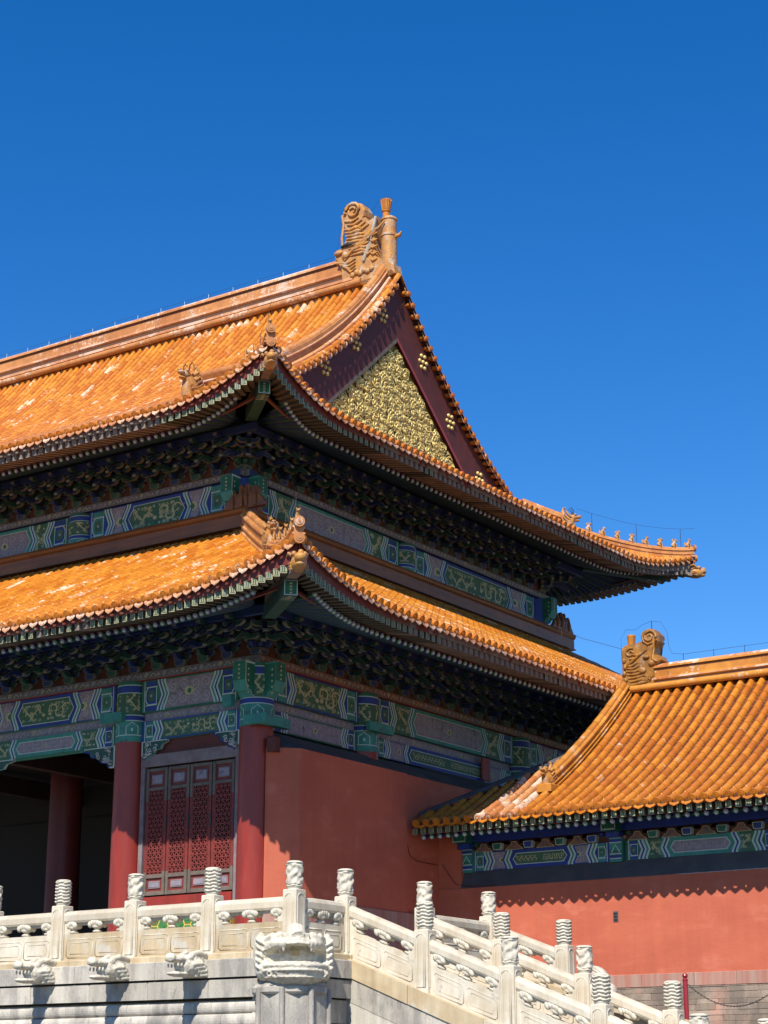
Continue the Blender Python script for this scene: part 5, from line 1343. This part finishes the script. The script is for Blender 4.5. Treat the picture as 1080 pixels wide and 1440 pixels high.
for sg in (-1, 1):
    y = YR+sg*.205
    mb.tube([(4.52+.18*(1-.8*i/18)*math.cos(-.2+i*.5), y, 12.05+.17*(1-.8*i/18)*math.sin(-.2+i*.5)) for i in range(19)], [.04-.001*i for i in range(19)], BEAST2, 6)
    mb.tube([(4.0+.14*(1-.7*i/14)*math.cos(1+i*.5), y, 11.72+.12*(1-.7*i/14)*math.sin(1+i*.5)) for i in range(15)], .03, BEAST2, 5)
    for k in range(4): mb.tube([(4.45-.13*k,y,11.75-.07*k), (4.2-.10*k,y,11.62-.08*k), (4.0-.03*k,y,11.68-.11*k)], [.02,.045,.02], BEAST2, 6)
    for k in range(7): mb.tube([(3.80+.03*k,y,11.45-.09*k), (4.0+.05*k,y,11.38-.07*k), (4.18+.05*k,y,11.46-.08*k)], [.015,.045,.015], BEAST2, 6)
    for k in range(5): mb.ell((3.82+.03*(k%2),y,10.9+.16*k), (.06,.05,.07), BEAST2, 6, 5)
    mb.tube([(4.70,y,11.95),(4.62,y,11.75),(4.58,y,11.5),(4.7,y,11.42)], .035, BEAST2, 6); mb.tube([(4.33,y,12.1),(4.36,y,11.95),(4.48,y,11.86),(4.6,y,11.9)], .03, BEAST2, 6)
    mb.ell((4.55,y,11.40), (.09,.06,.08), BEAST2); mb.ell((4.42,y,11.56), (.10,.06,.05), BEAST2); mb.ell((4.30,y,11.25), (.12,.05,.09), BEAST2)
    for k in range(3): mb.tube([(4.15+.1*k,y,11.05+.04*k), (4.35+.08*k,y,11.0), (4.5+.04*k,y,11.1)], [.02,.04,.02], BEAST2, 6)
mb.build('ridge_finial', wroof)
mb = MB(); mb.lathe([(.10,11.88),(.085,11.93),(.09,12.02),(.11,12.17),(.09,12.2),(.01,12.21)], (3.94,YR,0), RIDGE2, 12); mb.build('finial_handle', wroof)
mb = MB(); y = YR
wire = [(3.66,y,11.6),(3.66,y,12.15),(3.8,y,12.36),(4.05,y,12.32),(4.25,y,12.42),(4.5,y,12.48),(4.75,y,12.42),(4.9,y,12.15),(4.93,y,11.8),(5.0,y,11.62)]
mb.tube(wire+[(x, y, 11.56) for x in frange(5.3, 15.5, .8)], .004, IRON, 4)
for x in frange(5.3, 15.5, .8): mb.tube([(x,y,11.38),(x,y,11.58)], .007, IRON, 4)
mb.tube([(4.5,y,12.25),(4.5,y,12.48)], .01, IRON, 4)
mb.tube([(2.2,8.9,12.55),(2.8,9.2,12.2),(3.66,y,11.9)], .005, IRON, 4); mb.tube([(2.35,9.0,12.2),(2.35,9.0,12.5)], .01, IRON, 4)
mb.build('lightning_wire', wroof)
mb = MB(); a, b = WS.P(WX0+.02,.35,.05), WS.P(XR-.3, wtop(XR-.35), .06)       # grey flashing where the roof meets the big hall
n = 10
for k in range(n):
    p, q = a.lerp(b, k/n), a.lerp(b, (k+1)/n); x_ = V((-.10,.30,0))
    mb.add([p, q, q+V((-.02,.12,.12)), p+V((-.02,.12,.12))], [(0,1,2,3)], GREYC, .4); mb.add([p+V((-.02,.12,.12)), q+V((-.02,.12,.12)), q+V((-.45,.50,.16)), p+V((-.45,.50,.16))], [(0,1,2,3)], GREYC, .6)
mb.build('grey_flashing', wroof)
eave_wood(WS, WX0, WX1, 1.55, sp=.215, parent=wroof, fly_l=.42, H1=.06)
# wall, coping, painted beams
mb = MB(); mb.box((XW-.15,YW,3.93), (WX1,YW+.9,5.94), PLASTER); mb.box((XW-.15,YW+.03,5.941), (1.42,YW+.9,7.35), PLASTER)
mb.add([(1.42,YW,5.941),(WX1,YW,5.941),(WX1,YW+.20,6.33),(1.42,YW+.20,6.33)], [(0,1,2,3)], GREYC, .4)
wwall = mb.build('red_wall', wing)
mb = MB(); z = 2.6
while z < 3.66:
    h = rg.choice((.10,.12,.14)); h = min(h, 3.67-z)
    course(mb, XW, WX1, YW-.02-rg.uniform(0,.006), z, z+h-.008, BRICK, rg.uniform(.38,.6), .5, .008, rg); z += h
mb.box((XW,YW-.008,2.6), (WX1,YW+.3,3.66), BRICK); course(mb, XW, WX1, YW-.024, 3.672, 3.93, PLINTHRED, .9, .5, .006, rg)
mb.build('stone_plinth', wing)
mb = MB(); mb.bbox((5.24,YW-.012,5.03), (5.36,YW,5.25), GREYC, .004)
for k in range(3): mb.box((5.26,YW-.016,5.05+.065*k), (5.34,YW-.0125,5.09+.065*k), DARK)
mb.build('wall_vent', wwall)
mb = MB(); mb.tube([(XW+.05,YW-.02,6.5),(1.3,YW-.02,6.05),(1.6,YW-.03,5.99),(2.4,YW-.02,5.97)], .007, MAROON, 5); mb.build('lightning_cable', wwall)
Y2 = YW+.20
for i, (a, b) in enumerate(((1.62,5.12),(5.48,9.0),(9.4,13.2))):
    mb = MB(); mb.box((a,Y2,6.33), (b,Y2+.3,6.74), DBLUE); fr = frame((a,Y2,6.33), (1,0,0), (0,-1,0)); paint_beam(mb, fr, b-a, .41, i, True, random.Random(i+20)); mb.build('painted_beam', wing)
    mb = MB(); mb.box((a,Y2+.05,6.742), (b,Y2+.3,6.96), REDPANEL)               # row of small cloud brackets
    x = a+.30; k = 0
    while x < b-.2:
        f = frame((x,Y2+.0,6.745), (1,0,0), (0,-1,0))
        if k % 2 == 0:
            mb.prism([(-.24,0),(.24,0),(.17,.06),(.10,.10),(.06,.18),(-.06,.18),(-.10,.10),(-.17,.06)], (x,Y2+.045,6.746), (1,0,0), (0,0,1), (0,-.05,0), GOLD, ORNG, .12, .6)
        else: mb.prism([(-.09,.0),(.09,.0),(.12,.14),(-.12,.14)], (x,Y2+.045,6.76), (1,0,0), (0,0,1), (0,-.14,0), PALE, (GREEN, BLUE)[(k//2) % 2], .14, .5)
        for dx in (-.2, .2):
            mb.box((x+dx-.05,Y2-.03,6.88), (x+dx+.05,Y2+.05,6.945), (GREEN, BLUE, REDP)[k % 3])
        x += .40; k += 1
    mb.build('cloud_bracket_row', wing)
mb = MB(); mb.box((1.45,Y2+.06,6.9), (WX1,Y2+.3,7.5), DARKW); mb.box((1.45,Y2-.10,6.965), (WX1,Y2+.04,7.13), BLUE); mb.tube([(1.45,Y2-.02,7.24),(WX1,Y2-.02,7.24)], .108, TEAL, 10)
fr = frame((1.45,Y2-.135,7.15), (1,0,0), (0,-1,0)); paint_frieze(mb, fr, WX1-1.5, .12, TEAL); mb.build('eave_purlin', wing)
for x in (1.53, 5.30, 9.2):
    mb = MB(); mb.box((x-.15,Y2-.10,6.30), (x+.15,Y2+.2,6.80), TEAL); f = frame((x-.15,Y2-.10,6.30), (1,0,0), (0,-1,0))
    for z0, m in ((.0,TEAL),(.06,PALE),(.08,BLUE),(.16,PALE),(.18,GREEN),(.40,PALE),(.42,BLUE),(.50,PALE)): prect(mb, f, .005, z0, .295, z0+(.06 if z0 else .055), m, .003+z0*.01)
    mb.ribbon([(.05,.2),(.15,.36),(.25,.2)], .02, f, PALE, .012)
    mb.box((x-.16,Y2-.24,6.81), (x+.16,Y2-.05,6.93), BLUE); mb.box((x-.18,Y2-.42,6.94), (x+.18,Y2-.13,7.16), GREEN)
    f = frame((x-.18,Y2-.42,6.94), (1,0,0), (0,-1,0)); mb.ribbon([(.02,.02),(.34,.02),(.34,.20),(.02,.20),(.02,0)], .025, f, PALE, .004)
    mb.build('painted_post', wing)

# ================================================================== ROPE POST
def rope_post(x, y, lab):
    t = thing('barrier_post', (x,y,2.6), lab, 'barrier post')
    mb = MB(); mb.lathe([(.16,0),(.16,.02),(.06,.04),(.055,.06),(.048,.07),(.048,1.06),(.056,1.07),(.056,1.10),(.03,1.12)], (x,y,2.6), POSTRED, 16)
    mb.lathe([(.02,1.11),(.045,1.13),(.058,1.165),(.045,1.20),(.001,1.222)], (x,y,2.6), POSTRED, 14); mb.build('pole', t); return t
rp = rope_post(7.65, 4.0, 'dark red metal barrier post with ball top and hanging chain')
mb = MB(); n = 60
pts = [V((7.70+2.0*i/n, 4.0, 3.60-.44*(1-(2*i/n-1)**2))) for i in range(n+1)]
for i in range(n):
    c = (pts[i]+pts[i+1])/2; d = pts[i+1]-pts[i]; u = d.normalized(); w = V((0,1,0)) if i % 2 else u.cross(V((0,1,0)))
    mb.tube([c+u*.024*math.cos(a)+w*.012*math.sin(a) for a in [2*math.pi*k/8 for k in range(9)]], .0055, IRON, 4, .5, False)
mb.build('chain', rp)
